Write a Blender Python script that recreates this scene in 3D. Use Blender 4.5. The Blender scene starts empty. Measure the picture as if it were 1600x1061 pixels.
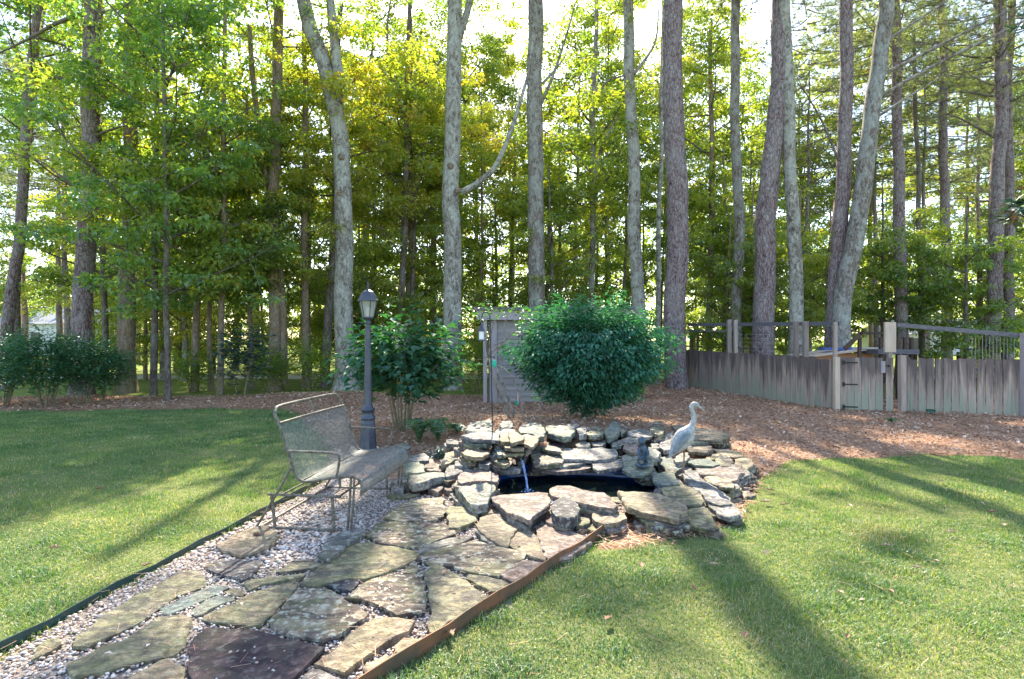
import bpy, math, random
import numpy as np
from mathutils import Vector, noise as mnoise
R = math.radians
rnd = random.Random(7)
rng = np.random.default_rng(7)
scene = bpy.context.scene
col = scene.collection

# ------------------------------------------------------------------ camera, sky, sun, exposure
CAM_H = 1.5
FPX = 873.0          # focal length in pixels of the 1600 px wide photograph
cam_d = bpy.data.cameras.new('camera'); cam = bpy.data.objects.new('camera', cam_d); col.objects.link(cam)
cam_d.sensor_width = 36; cam_d.lens = 36*FPX/1600; cam_d.clip_end = 2000; cam_d.clip_start = 0.05
cam.location = (0, 0, CAM_H); cam.rotation_euler = (R(90), 0, 0)
scene.camera = cam

SUN_EL, SUN_AZ = 43.0, -2.5       # azimuth measured from +Y towards +X
world = bpy.data.worlds.new('World'); scene.world = world; world.use_nodes = True
wn = world.node_tree; wn.nodes.clear()
sky = wn.nodes.new('ShaderNodeTexSky'); sky.sky_type = 'NISHITA'; sky.sun_disc = False
sky.sun_elevation = R(SUN_EL); sky.sun_rotation = R(SUN_AZ); sky.air_density = 1.0; sky.dust_density = 1.0; sky.ozone_density = 0.8
bg = wn.nodes.new('ShaderNodeBackground'); bg.inputs[1].default_value = 0.15
wo = wn.nodes.new('ShaderNodeOutputWorld')
wn.links.new(sky.outputs[0], bg.inputs[0]); wn.links.new(bg.outputs[0], wo.inputs[0])
sd = bpy.data.lights.new('sun', 'SUN'); sd.energy = 4.2; sd.angle = R(0.53); sd.color = (1, 0.90, 0.72)
sun = bpy.data.objects.new('sun', sd); col.objects.link(sun)
sdir = Vector((math.sin(R(SUN_AZ))*math.cos(R(SUN_EL)), math.cos(R(SUN_AZ))*math.cos(R(SUN_EL)), math.sin(R(SUN_EL))))
sun.rotation_euler = sdir.to_track_quat('Z', 'Y').to_euler(); sun.location = sdir*60
scene.view_settings.view_transform = 'Standard'; scene.view_settings.look = 'None'
scene.view_settings.exposure = 2.0; scene.view_settings.gamma = 1.0
cy = scene.cycles
cy.max_bounces = 9; cy.diffuse_bounces = 6; cy.glossy_bounces = 3; cy.transmission_bounces = 6; cy.transparent_max_bounces = 12
cy.sample_clamp_indirect = 4.0; cy.caustics_reflective = False; cy.caustics_refractive = False
try:
    cy.use_denoising = True; cy.denoiser = 'OPENIMAGEDENOISE'; cy.denoising_input_passes = 'RGB_ALBEDO_NORMAL'
except Exception:
    pass

# ------------------------------------------------------------------ terrain height
def gz(x, y):
    x = np.asarray(x, float); y = np.asarray(y, float)
    near = np.clip(1-np.abs(x)/60, 0, 1)*np.clip(1-np.abs(y-10)/60, 0, 1)
    z = 0.24*np.exp(-(((x-0.1)/2.4)**2+((y-8.7)/1.6)**2))
    z = z + 0.10*np.exp(-(((x+4.5)/2.5)**2+((y-14.5)/2.0)**2))
    z = z + 0.10*np.exp(-(((x-5.0)/1.6)**2+((y-16.5)/2.0)**2))
    lawn = 0.018*np.sin(x*1.1+0.7)*np.sin(y*0.9+1.3)+0.008*np.sin(x*3.1+y*2.3)
    dp = np.exp(-(((x-0.1)/2.2)**2+((y-4.6)/2.2)**2))
    return z + lawn*near*(1-dp)
def gzf(x, y): return float(gz(x, y))
def at(px, py, z=0.0):
    d = (CAM_H-z)*FPX/(py-530.0)
    return ((px-800.0)/FPX*d, d, z)
def ground_at(px, py):
    z = 0.0
    for _ in range(12):
        x, y, _z = at(px, py, z); z = gzf(x, y)
    return x, y, z
def on_plane(px, py, d):            # point at distance d seen at that pixel
    return Vector(((px-800)/FPX*d, d, CAM_H+(530-py)/FPX*d))

# ------------------------------------------------------------------ materials
def NT(name):
    m = bpy.data.materials.new(name); m.use_nodes = True; nt = m.node_tree; nt.nodes.clear(); return m, nt
class G:
    def __init__(s, nt): s.nt = nt
    def n(s, t, **kw):
        nd = s.nt.nodes.new(t)
        for k, v in kw.items():
            if k.startswith('i_'):
                nd.inputs[k[2:]].default_value = v
            else: setattr(nd, k, v)
        return nd
    def l(s, a, b): s.nt.links.new(a, b)
    def co(s, scale=(1,1,1), rot=(0,0,0), kind='Object'):
        t = s.n('ShaderNodeTexCoord'); m = s.n('ShaderNodeMapping'); m.inputs['Scale'].default_value = scale; m.inputs['Rotation'].default_value = rot
        s.l(t.outputs[kind], m.inputs[0]); return m.outputs[0]
    def world(s):
        return s.n('ShaderNodeNewGeometry').outputs['Position']
    def mapv(s, v, scale):
        m = s.n('ShaderNodeMapping'); m.inputs['Scale'].default_value = scale; s.l(v, m.inputs[0]); return m.outputs[0]
    def noise(s, v, scale, detail=4, rough=0.6, dist=0.0):
        n = s.n('ShaderNodeTexNoise'); n.inputs['Scale'].default_value = scale; n.inputs['Detail'].default_value = detail
        n.inputs['Roughness'].default_value = rough; n.inputs['Distortion'].default_value = dist
        s.l(v, n.inputs['Vector']); return n.outputs['Fac']
    def voro(s, v, scale, feature='F1', out='Distance'):
        n = s.n('ShaderNodeTexVoronoi'); n.feature = feature; n.inputs['Scale'].default_value = scale; s.l(v, n.inputs['Vector']); return n.outputs[out]
    def ramp(s, f, stops, interp='LINEAR'):
        r = s.n('ShaderNodeValToRGB'); cr = r.color_ramp; cr.interpolation = interp
        while len(cr.elements) < len(stops): cr.elements.new(0.5)
        for e, (p, c) in zip(cr.elements, stops):
            e.position = p; e.color = (*c, 1) if len(c) == 3 else c
        s.l(f, r.inputs[0]); return r.outputs[0]
    def mix(s, f, a, b, mode='MIX'):
        m = s.n('ShaderNodeMix'); m.data_type = 'RGBA'; m.blend_type = mode
        if isinstance(f, (int, float)): m.inputs[0].default_value = f
        else: s.l(f, m.inputs[0])
        for i, v in ((6, a), (7, b)):
            if isinstance(v, tuple): m.inputs[i].default_value = (*v, 1)
            else: s.l(v, m.inputs[i])
        return m.outputs[2]
    def math(s, op, a, b=0.5, clamp=False):
        m = s.n('ShaderNodeMath'); m.operation = op; m.use_clamp = clamp
        for i, v in ((0, a), (1, b)):
            if isinstance(v, (int, float)): m.inputs[i].default_value = v
            else: s.l(v, m.inputs[i])
        return m.outputs[0]
    def bump(s, h, strength=0.5, dist=0.02):
        b = s.n('ShaderNodeBump'); b.inputs['Strength'].default_value = strength; b.inputs['Distance'].default_value = dist
        s.l(h, b.inputs['Height']); return b.outputs[0]
    def out(s, color, rough=0.8, normal=None, metallic=0.0, spec=0.3, alpha=None):
        p = s.n('ShaderNodeBsdfPrincipled'); p.inputs['Metallic'].default_value = metallic
        p.inputs['Specular IOR Level'].default_value = spec
        if isinstance(color, tuple): p.inputs['Base Color'].default_value = (*color, 1)
        else: s.l(color, p.inputs['Base Color'])
        if isinstance(rough, (int, float)): p.inputs['Roughness'].default_value = rough
        else: s.l(rough, p.inputs['Roughness'])
        if normal is not None: s.l(normal, p.inputs['Normal'])
        o = s.n('ShaderNodeOutputMaterial'); s.l(p.outputs[0], o.inputs[0]); return p
def attr(g, name='tint'):
    a = g.n('ShaderNodeAttribute'); a.attribute_name = name; return a.outputs['Fac']
def obj_rand(g): return g.n('ShaderNodeObjectInfo').outputs['Random']

def leafy(name, stops, trans_gain=(1.5, 1.6, 0.6), trans=0.45, gloss=0.08, rough=0.45, patch=0.35, vary=0.25, ws=0.7):
    m, nt = NT(name); g = G(nt)
    t = attr(g)
    pn = g.noise(g.world(), ws, 3, 0.6)
    pc = g.math('MULTIPLY', g.math('SUBTRACT', pn, 0.5), 2.5*patch)
    oc = g.math('MULTIPLY', g.math('SUBTRACT', obj_rand(g), 0.5), 2*vary)
    f = g.math('ADD', t, g.math('ADD', pc, oc))
    c = g.ramp(f, stops)
    d = g.n('ShaderNodeBsdfDiffuse'); g.l(c, d.inputs[0])
    tr = g.n('ShaderNodeBsdfTranslucent')
    tc = g.mix(1.0, c, trans_gain, 'MULTIPLY'); g.l(tc, tr.inputs[0])
    mx = g.n('ShaderNodeMixShader'); mx.inputs[0].default_value = trans; g.l(d.outputs[0], mx.inputs[1]); g.l(tr.outputs[0], mx.inputs[2])
    gl = g.n('ShaderNodeBsdfGlossy'); gl.inputs['Roughness'].default_value = rough; gl.inputs[0].default_value = (0.9, 0.95, 1, 1)
    m2 = g.n('ShaderNodeMixShader'); m2.inputs[0].default_value = gloss; g.l(mx.outputs[0], m2.inputs[1]); g.l(gl.outputs[0], m2.inputs[2])
    o = g.n('ShaderNodeOutputMaterial'); g.l(m2.outputs[0], o.inputs[0]); return m

M = {}
M['leaf_yellow'] = leafy('leaf_yellow_green', [(0.0, (0.11, 0.19, 0.03)), (0.35, (0.24, 0.31, 0.04)), (0.75, (0.38, 0.40, 0.05)), (1.0, (0.48, 0.33, 0.05))], (1.8, 1.75, 0.8), 0.6)
M['leaf_green'] = leafy('leaf_mid_green', [(0.0, (0.09, 0.19, 0.045)), (0.5, (0.24, 0.34, 0.05)), (0.85, (0.37, 0.40, 0.06)), (1.0, (0.36, 0.27, 0.03))], (1.7, 1.75, 0.8), 0.58)
M['needle'] = leafy('pine_needle', [(0.0, (0.10, 0.14, 0.05)), (0.6, (0.20, 0.24, 0.08)), (1.0, (0.33, 0.31, 0.12))], (1.8, 1.8, 1.1), 0.5, 0.05)
M['bush'] = leafy('bush_leaf', [(0.0, (0.012, 0.08, 0.045)), (0.5, (0.045, 0.19, 0.11)), (1.0, (0.17, 0.34, 0.20))], (1.4, 1.8, 0.6), 0.33, 0.05, 0.55, 0.1, 0.1)
M['shrub'] = leafy('shrub_leaf', [(0.0, (0.02, 0.08, 0.045)), (0.6, (0.05, 0.15, 0.07)), (0.92, (0.08, 0.16, 0.05)), (1.0, (0.35, 0.22, 0.05))], (1.4, 1.9, 0.5), 0.35, 0.06, 0.5, 0.1, 0.1)
M['hedge'] = leafy('hedge_leaf', [(0.0, (0.03, 0.11, 0.05)), (0.6, (0.08, 0.20, 0.08)), (1.0, (0.17, 0.30, 0.10))], (1.4, 1.9, 0.5), 0.3, 0.1, 0.4, 0.2, 0.1)
M['bluish'] = leafy('blue_green_leaf', [(0.0, (0.012, 0.05, 0.05)), (1.0, (0.05, 0.12, 0.09))], (1.0, 1.7, 0.8), 0.2, 0.15, 0.3)
M['magnolia'] = leafy('magnolia_leaf', [(0.0, (0.01, 0.04, 0.02)), (0.6, (0.02, 0.07, 0.03)), (0.8, (0.13, 0.05, 0.02)), (1.0, (0.3, 0.12, 0.03))], (1.2, 1.6, 0.4), 0.2, 0.2, 0.25, 0.0, 0.0)
M['fern'] = leafy('fern_leaf', [(0.0, (0.03, 0.10, 0.03)), (1.0, (0.10, 0.20, 0.05))], (1.6, 1.9, 0.6), 0.45)
M['liriope'] = leafy('strap_leaf', [(0.0, (0.01, 0.06, 0.05)), (1.0, (0.03, 0.13, 0.08))], (1.2, 1.9, 0.8), 0.3)
M['grass'] = leafy('grass_blade', [(0.0, (0.055, 0.14, 0.035)), (0.4, (0.13, 0.235, 0.055)), (0.72, (0.27, 0.32, 0.09)), (1.0, (0.52, 0.43, 0.27))], (1.5, 1.5, 0.6), 0.45, 0.05, 0.5, 0.3, 0.0, 1.1)

def mat_ground(name, stops, scale, bs=0.5, bd=0.02, extra=None):
    m, nt = NT(name); g = G(nt); w = g.world()
    n1 = g.noise(w, scale, 8, 0.7, 0.3); n2 = g.noise(w, scale*0.12, 3, 0.5)
    f = g.math('ADD', g.math('MULTIPLY', n1, 0.7), g.math('MULTIPLY', n2, 0.3))
    c = g.ramp(f, stops)
    h = g.noise(w, scale*4, 6, 0.75)
    g.out(c, 0.95, g.bump(h, bs, bd), spec=0.1); return m
M['lawn'] = mat_ground('lawn_soil', [(0.3, (0.08, 0.09, 0.03)), (0.5, (0.15, 0.17, 0.055)), (0.65, (0.25, 0.22, 0.11))], 14)
M['mulch'] = mat_ground('mulch_soil', [(0.3, (0.14, 0.07, 0.035)), (0.5, (0.40, 0.23, 0.14)), (0.68, (0.57, 0.40, 0.28))], 16, 0.9, 0.03)
M['bedding'] = mat_ground('gravel_bedding', [(0.3, (0.16, 0.13, 0.11)), (0.6, (0.34, 0.29, 0.25))], 40)
M['field'] = mat_ground('sunny_grass', [(0.3, (0.08, 0.13, 0.025)), (0.5, (0.17, 0.21, 0.04)), (0.7, (0.30, 0.27, 0.10))], 1.5)
M['floor'] = mat_ground('woodland_soil', [(0.3, (0.06, 0.045, 0.025)), (0.5, (0.15, 0.12, 0.05)), (0.7, (0.20, 0.20, 0.06))], 3)
M['road'] = mat_ground('pale_road', [(0.3, (0.42, 0.40, 0.37)), (0.7, (0.55, 0.52, 0.48))], 3, 0.2)

def mat_litter():
    m, nt = NT('dry_leaf_litter'); g = G(nt)
    c = g.ramp(attr(g), [(0.0, (0.10, 0.055, 0.05)), (0.35, (0.36, 0.19, 0.115)), (0.65, (0.60, 0.38, 0.24)), (0.9, (0.70, 0.57, 0.48)), (1, (0.72, 0.6, 0.52))])
    g.out(c, 0.7, spec=0.25); return m
M['litter'] = mat_litter()
def mat_pebble():
    m, nt = NT('river_pebble'); g = G(nt)
    c = g.ramp(attr(g), [(0.0, (0.20, 0.16, 0.14)), (0.2, (0.42, 0.35, 0.31)), (0.45, (0.60, 0.54, 0.49)), (0.6, (0.56, 0.38, 0.28)), (0.8, (0.68, 0.62, 0.56)), (1, (0.78, 0.75, 0.72))])
    n = g.noise(g.world(), 90, 3)
    c = g.mix(0.3, c, g.ramp(n, [(0.3, (0.3, 0.25, 0.22)), (0.7, (0.8, 0.75, 0.72))]), 'MULTIPLY')
    g.out(c, 0.6, spec=0.35); return m
M['pebble'] = mat_pebble()

def mat_stone(name, a, b, dark=(0.05, 0.045, 0.05), lichen=0.35, green=0.25, streak=(1, 1, 1), darkamt=0.5):
    m, nt = NT(name); g = G(nt); w = g.world()
    ob = obj_rand(g)
    ofs = g.n('ShaderNodeVectorMath'); ofs.operation = 'ADD'
    cmb = g.n('ShaderNodeCombineXYZ'); k = g.math('MULTIPLY', ob, 37.0)
    for i in range(3): g.l(k, cmb.inputs[i])
    g.l(w, ofs.inputs[0]); g.l(cmb.outputs[0], ofs.inputs[1]); v = g.mapv(ofs.outputs[0], streak)
    n1 = g.noise(v, 5, 4, 0.5, 0.6); n2 = g.noise(v, 26, 4, 0.6)
    c = g.mix(g.ramp(n1, [(0.40, (0, 0, 0)), (0.60, (1, 1, 1))]), a, b)
    c = g.mix(0.85, c, g.ramp(n2, [(0.36, (0.35, 0.32, 0.33)), (0.50, (0.92, 0.92, 0.92)), (0.62, (1.2, 1.17, 1.1))]), 'MULTIPLY')
    nd = g.noise(g.mapv(v, (1, 2.4, 1)), 4.2, 6, 0.58, 0.8)
    c = g.mix(g.math('MULTIPLY', g.ramp(nd, [(0.475, (0, 0, 0)), (0.55, (1, 1, 1))]), darkamt), c, dark)
    ng = g.noise(v, 4.6, 4, 0.55, 0.5)
    c = g.mix(g.math('MULTIPLY', g.ramp(ng, [(0.46, (0, 0, 0)), (0.58, (1, 1, 1))]), green), c, (0.21, 0.23, 0.09))
    nl = g.noise(v, 26, 3, 0.5, 0.3)
    c = g.mix(g.math('MULTIPLY', g.ramp(nl, [(0.575, (0, 0, 0)), (0.62, (1, 1, 1))]), lichen), c, (0.52, 0.55, 0.46))
    c = g.mix(0.6, c, g.ramp(ob, [(0, (0.75, 0.75, 0.78)), (0.5, (1, 1, 1)), (1, (1.15, 1.08, 0.98))]), 'MULTIPLY')
    h = g.math('ADD', g.math('MULTIPLY', n2, 0.6), g.math('MULTIPLY', g.noise(v, 80, 4, 0.7), 0.4))
    g.out(c, 0.72, g.bump(h, 1.0, 0.035), spec=0.35); return m
ST = {
 'g': mat_stone('stone_grey', (0.19, 0.175, 0.17), (0.35, 0.32, 0.30), lichen=0.35, green=0.15, darkamt=0.6),
 't': mat_stone('stone_tan', (0.25, 0.19, 0.125), (0.40, 0.31, 0.21), lichen=0.15, green=0.2, darkamt=0.4),
 'o': mat_stone('stone_olive', (0.20, 0.175, 0.10), (0.33, 0.285, 0.17), lichen=0.15, green=0.3, darkamt=0.7),
 'p': mat_stone('stone_pinkish', (0.21, 0.145, 0.125), (0.38, 0.285, 0.235), lichen=0.3, green=0.1, darkamt=0.5),
 'd': mat_stone('stone_dark_purple', (0.035, 0.018, 0.028), (0.105, 0.065, 0.065), dark=(0.02, 0.01, 0.02), lichen=0.12, green=0.1, darkamt=0.7),
 'l': mat_stone('stone_pale', (0.21, 0.21, 0.18), (0.36, 0.335, 0.28), lichen=0.5, green=0.2, darkamt=0.45),
 'b': mat_stone('stone_blue_green', (0.15, 0.19, 0.18), (0.27, 0.28, 0.22), lichen=0.15, green=0.25, darkamt=0.35),
 'm': mat_stone('stone_mottled', (0.19, 0.155, 0.12), (0.38, 0.31, 0.22), dark=(0.045, 0.03, 0.03), lichen=0.6, green=0.35, darkamt=0.85),
 'k': mat_stone('stone_charcoal', (0.055, 0.05, 0.06), (0.13, 0.12, 0.12), lichen=0.4, green=0.0, darkamt=0.4),
}
def mat_bark(name, a, b, lich=(0.45, 0.47, 0.42), la=0.3, vs=5, sz=0.35, bd=0.05, moss=0.0):
    m, nt = NT(name); g = G(nt); v = g.co((1, 1, sz))
    nz = g.n('ShaderNodeTexNoise'); nz.inputs['Scale'].default_value = 6; nz.inputs['Detail'].default_value = 4; g.l(v, nz.inputs['Vector'])
    sc_ = g.n('ShaderNodeVectorMath'); sc_.operation = 'SCALE'; sc_.inputs['Scale'].default_value = 0.22; g.l(nz.outputs['Color'], sc_.inputs[0])
    ad_ = g.n('ShaderNodeVectorMath'); ad_.operation = 'ADD'; g.l(v, ad_.inputs[0]); g.l(sc_.outputs[0], ad_.inputs[1]); vd = ad_.outputs[0]
    vr = g.voro(vd, vs*3, 'DISTANCE_TO_EDGE')
    n1 = g.noise(vd, vs*3.5, 8, 0.75, 0.6); n2 = g.noise(g.co((1, 1, 0.8)), 3.0, 4, 0.6, 0.5)
    h = g.math('ADD', g.math('MULTIPLY', g.ramp(vr, [(0, (0, 0, 0)), (0.12, (1, 1, 1))]), 0.28 if 'pine' in name else 0.08), g.math('MULTIPLY', n1, 0.9))
    c = g.mix(g.ramp(h, [(0.45, (0, 0, 0)), (0.82, (1, 1, 1))] if 'pine' in name else [(0.40, (0, 0, 0)), (0.62, (1, 1, 1))]), a, b)
    c = g.mix(g.math('MULTIPLY', g.ramp(n2, [(0.47, (0, 0, 0)), (0.56, (1, 1, 1))]), la), c, lich)
    n3 = g.noise(g.co((1, 1, 0.5)), 16, 3, 0.5)
    c = g.mix(g.math('MULTIPLY', g.ramp(n3, [(0.57, (0, 0, 0)), (0.62, (1, 1, 1))]), la*1.2), c, lich)
    if moss:
        zz = g.n('ShaderNodeSeparateXYZ'); g.l(g.co(), zz.inputs[0])
        mm = g.math('MULTIPLY', g.ramp(g.math('ADD', g.math('MULTIPLY', zz.outputs[2], 0.4), g.noise(g.co(), 5)), [(0.5, (1, 1, 1)), (0.95, (0, 0, 0))]), moss)
        c = g.mix(mm, c, (0.20, 0.22, 0.10))
    g.out(c, 0.9, g.bump(h, 1.0, bd), spec=0.15); return m
M['pine_bark'] = mat_bark('pine_bark', (0.09, 0.055, 0.055), (0.34, 0.25, 0.24), la=0.2)
M['oak_bark'] = mat_bark('oak_bark', (0.09, 0.075, 0.06), (0.36, 0.32, 0.26), lich=(0.44, 0.45, 0.38), la=0.45, vs=3, sz=0.6, bd=0.02)
M['grey_bark'] = mat_bark('grey_bark', (0.09, 0.07, 0.055), (0.34, 0.29, 0.24), la=0.4)
M['dark_bark'] = mat_bark('dark_bark', (0.07, 0.055, 0.04), (0.22, 0.17, 0.13), la=0.15)
M['brown_bark'] = mat_bark('brown_bark', (0.14, 0.10, 0.06), (0.36, 0.26, 0.17), la=0.12, moss=0.3)

def mat_wood(name, a, b, ax=(30, 30, 2), algae=0.0, stain=0.0, rv=0.5):
    m, nt = NT(name); g = G(nt); v = g.co(ax); ob = obj_rand(g)
    cmb = g.n('ShaderNodeCombineXYZ'); g.l(g.math('MULTIPLY', ob, 91.0), cmb.inputs[0]); g.l(g.math('MULTIPLY', ob, 53.0), cmb.inputs[2])
    ad = g.n('ShaderNodeVectorMath'); ad.operation = 'ADD'; g.l(v, ad.inputs[0]); g.l(cmb.outputs[0], ad.inputs[1])
    n = g.noise(ad.outputs[0], 1.0, 6, 0.7, 0.6)
    c = g.mix(g.ramp(n, [(0.3, (0, 0, 0)), (0.7, (1, 1, 1))]), a, b)
    c = g.mix(rv, c, g.ramp(ob, [(0, (0.55, 0.52, 0.52)), (0.5, (0.95, 0.92, 0.92)), (1, (1.35, 1.25, 1.18))]), 'MULTIPLY')
    if algae or stain:
        z = g.n('ShaderNodeSeparateXYZ'); g.l(g.co(), z.inputs[0])
        wob = g.math('MULTIPLY', g.noise(g.mapv(g.world(), (9, 9, 0.6)), 1.0, 4, 0.6), 2.6)
        zz = g.math('ADD', z.outputs[2], g.math('SUBTRACT', wob, 1.3))
        c = g.mix(g.math('MULTIPLY', g.ramp(zz, [(0.12, (1, 1, 1)), (0.48, (0, 0, 0))]), algae), c, (0.29, 0.31, 0.23))
        c = g.mix(g.math('MULTIPLY', g.ramp(zz, [(0.55, (0, 0, 0)), (1.1, (1, 1, 1))]), stain), c, (0.055, 0.045, 0.05))
    g.out(c, 0.85, g.bump(n, 0.5, 0.01), spec=0.2); return m
M['picket'] = mat_wood('weathered_picket', (0.22, 0.16, 0.13), (0.50, 0.40, 0.33), (40, 40, 2), algae=0.8, stain=0.7)
M['post'] = mat_wood('weathered_post', (0.24, 0.19, 0.16), (0.42, 0.35, 0.30), (30, 30, 2))
M['rail'] = mat_wood('grey_rail', (0.08, 0.08, 0.09), (0.20, 0.19, 0.20), (3, 30, 30))
M['newwood'] = mat_wood('pale_new_wood', (0.5, 0.38, 0.28), (0.66, 0.54, 0.42), (20, 20, 2), rv=0.1)
M['cedar'] = mat_wood('cedar_board', (0.45, 0.22, 0.11), (0.6, 0.34, 0.19), (3, 20, 20), rv=0.1)
M['siding'] = mat_wood('grey_siding', (0.22, 0.20, 0.19), (0.36, 0.33, 0.31), (2, 20, 20), rv=0.25)
M['trimwood'] = mat_wood('grey_trim', (0.30, 0.26, 0.26), (0.42, 0.37, 0.36), (20, 20, 2), rv=0.2)
M['darkwood'] = mat_wood('dark_wood', (0.05, 0.035, 0.025), (0.12, 0.08, 0.06), (20, 20, 2))

def simple(name, c, rough=0.5, metal=0.0, spec=0.4, n=None, ns=20, bump=0.0):
    m, nt = NT(name); g = G(nt)
    cc = c; nr = None
    if n:
        f = g.noise(g.co(), ns, 6, 0.7, 0.3); cc = g.mix(g.ramp(f, [(0.4, (0, 0, 0)), (0.62, (1, 1, 1))]), c, n)
        if bump: nr = g.bump(f, bump, 0.01)
    g.out(cc, rough, nr, metal, spec); return m
M['lamp'] = simple('lamp_paint', (0.045, 0.052, 0.075), 0.42, 0.3, 0.5, (0.08, 0.085, 0.10), 8, 0.1)
M['iron'] = simple('black_iron', (0.02, 0.025, 0.03), 0.5, 0.3)
M['bench'] = simple('worn_bench_paint', (0.08, 0.068, 0.052), 0.6, 0.2, 0.4, (0.22, 0.20, 0.165), 25, 0.3)
M['bench_mesh'] = simple('worn_bench_mesh', (0.26, 0.26, 0.24), 0.6, 0.1, 0.4, (0.07, 0.09, 0.085), 38)
M['edge_green'] = simple('green_edging', (0.008, 0.05, 0.048), 0.4, 0.0, 0.5, (0.015, 0.035, 0.035), 6)
M['edge_rust'] = simple('rusty_edging', (0.25, 0.105, 0.05), 0.7, 0.2, 0.3, (0.10, 0.075, 0.05), 3.2, 0.2)
M['egret'] = simple('egret_paint', (0.44, 0.44, 0.43), 0.6, 0.0, 0.4, (0.26, 0.26, 0.25), 30, 0.3)
M['egret_wing'] = simple('egret_wing', (0.16, 0.20, 0.23), 0.6, 0.0, 0.4, (0.28, 0.30, 0.31), 40, 0.6)
M['rust'] = simple('rusty_rod', (0.25, 0.11, 0.06), 0.8, 0.2, 0.3, (0.35, 0.2, 0.12), 30)
M['statue'] = simple('verdigris_statue', (0.035, 0.055, 0.08), 0.45, 0.3, 0.5, (0.09, 0.13, 0.17), 22, 0.4)
M['statue_hole'] = simple('jug_rim', (0.22, 0.22, 0.2), 0.5, 0.3)
M['liner'] = simple('blue_liner', (0.015, 0.09, 0.36), 0.3, 0, 0.6, (0.01, 0.04, 0.15), 5)
M['white'] = simple('white_plastic', (0.7, 0.7, 0.68), 0.5)
M['teal'] = simple('green_plastic', (0.01, 0.35, 0.22), 0.4)
M['red'] = simple('red_plastic', (0.6, 0.07, 0.03), 0.4)
M['fish_shape'] = simple('orange_fish_shape', (0.75, 0.16, 0.04), 0.4)
M['blue'] = simple('blue_tarp', (0.06, 0.10, 0.3), 0.5)
M['wire'] = simple('galvanised_wire', (0.45, 0.42, 0.38), 0.5, 0.6)
M['houseW'] = simple('pale_wall', (0.62, 0.62, 0.64), 0.8)
M['houseR'] = simple('grey_roof', (0.25, 0.26, 0.29), 0.8)
M['pane_dark'] = simple('dark_pane', (0.05, 0.06, 0.08), 0.1)
def mat_water():
    m, nt = NT('pond_water'); g = G(nt)
    n = g.noise(g.world(), 7, 3, 0.5)
    p = g.out((0.012, 0.022, 0.018), 0.04, g.bump(n, 0.12, 0.02), spec=0.6)
    tr = g.n('ShaderNodeBsdfTransparent'); tr.inputs[0].default_value = (0.25, 0.36, 0.33, 1)
    mx = g.n('ShaderNodeMixShader'); mx.inputs[0].default_value = 0.35
    o = [x for x in nt.nodes if x.type == 'OUTPUT_MATERIAL'][0]
    g.l(p.outputs[0], mx.inputs[1]); g.l(tr.outputs[0], mx.inputs[2]); g.l(mx.outputs[0], o.inputs[0]); return m
M['water'] = mat_water()
def mat_fall():
    m, nt = NT('falling_water'); g = G(nt)
    p = g.out((0.55, 0.68, 0.9), 0.08, None, spec=0.8)
    n = g.noise(g.co((60, 60, 4)), 1.0, 3)
    tr = g.n('ShaderNodeBsdfTransparent'); tr.inputs[0].default_value = (0.85, 0.92, 1, 1)
    mx = g.n('ShaderNodeMixShader'); g.l(g.ramp(n, [(0.35, (0.2, 0.2, 0.2)), (0.6, (0.9, 0.9, 0.9))]), mx.inputs[0])
    o = [x for x in nt.nodes if x.type == 'OUTPUT_MATERIAL'][0]
    g.l(p.outputs[0], mx.inputs[1]); g.l(tr.outputs[0], mx.inputs[2]); g.l(mx.outputs[0], o.inputs[0]); return m
M['fall'] = mat_fall()
def mat_lampglass():
    m, nt = NT('lamp_glass'); g = G(nt)
    p = g.out((0.45, 0.47, 0.40), 0.15, g.bump(g.noise(g.co(), 40), 0.3, 0.01), spec=0.6)
    tr = g.n('ShaderNodeBsdfTransparent'); mx = g.n('ShaderNodeMixShader'); mx.inputs[0].default_value = 0.5
    o = [x for x in nt.nodes if x.type == 'OUTPUT_MATERIAL'][0]
    g.l(p.outputs[0], mx.inputs[1]); g.l(tr.outputs[0], mx.inputs[2]); g.l(mx.outputs[0], o.inputs[0]); return m
M['glass'] = mat_lampglass()

# ------------------------------------------------------------------ object helpers
def tag(o, label=None, cat=None, group=None, kind=None):
    if label: o['label'] = label
    if cat: o['category'] = cat
    if group: o['group'] = group
    if kind: o['kind'] = kind
    return o
def empty(name, loc=(0, 0, 0), rz=0.0, parent=None):
    o = bpy.data.objects.new(name, None); o.location = loc; o.rotation_euler = (0, 0, rz); o.empty_display_size = 0.1
    col.objects.link(o)
    if parent: o.parent = parent
    return o
def link(name, me, parent=None, mat=None, loc=None):
    o = bpy.data.objects.new(name, me); col.objects.link(o)
    if parent is not None: o.parent = parent
    if mat is not None and not me.materials: me.materials.append(mat)
    if loc is not None: o.location = loc
    return o
def mesh_np(name, verts, faces, k, tint=None, smooth=False):
    """fast mesh: verts (n,3), faces (m,k) all with k corners"""
    verts = np.ascontiguousarray(verts, np.float32); faces = np.ascontiguousarray(faces, np.int32)
    me = bpy.data.meshes.new(name); n, m = len(verts), len(faces)
    me.vertices.add(n); me.vertices.foreach_set('co', verts.ravel())
    me.loops.add(m*k); me.loops.foreach_set('vertex_index', faces.ravel())
    me.polygons.add(m); me.polygons.foreach_set('loop_start', np.arange(0, m*k, k, dtype=np.int32))
    me.update(calc_edges=True)
    if smooth: me.polygons.foreach_set('use_smooth', np.ones(m, bool))
    else: me.polygons.foreach_set('use_smooth', np.zeros(m, bool))
    if tint is not None:
        a = me.attributes.new('tint', 'FLOAT', 'POINT'); a.data.foreach_set('value', np.ascontiguousarray(tint, np.float32))
    me.validate(); return me
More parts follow.
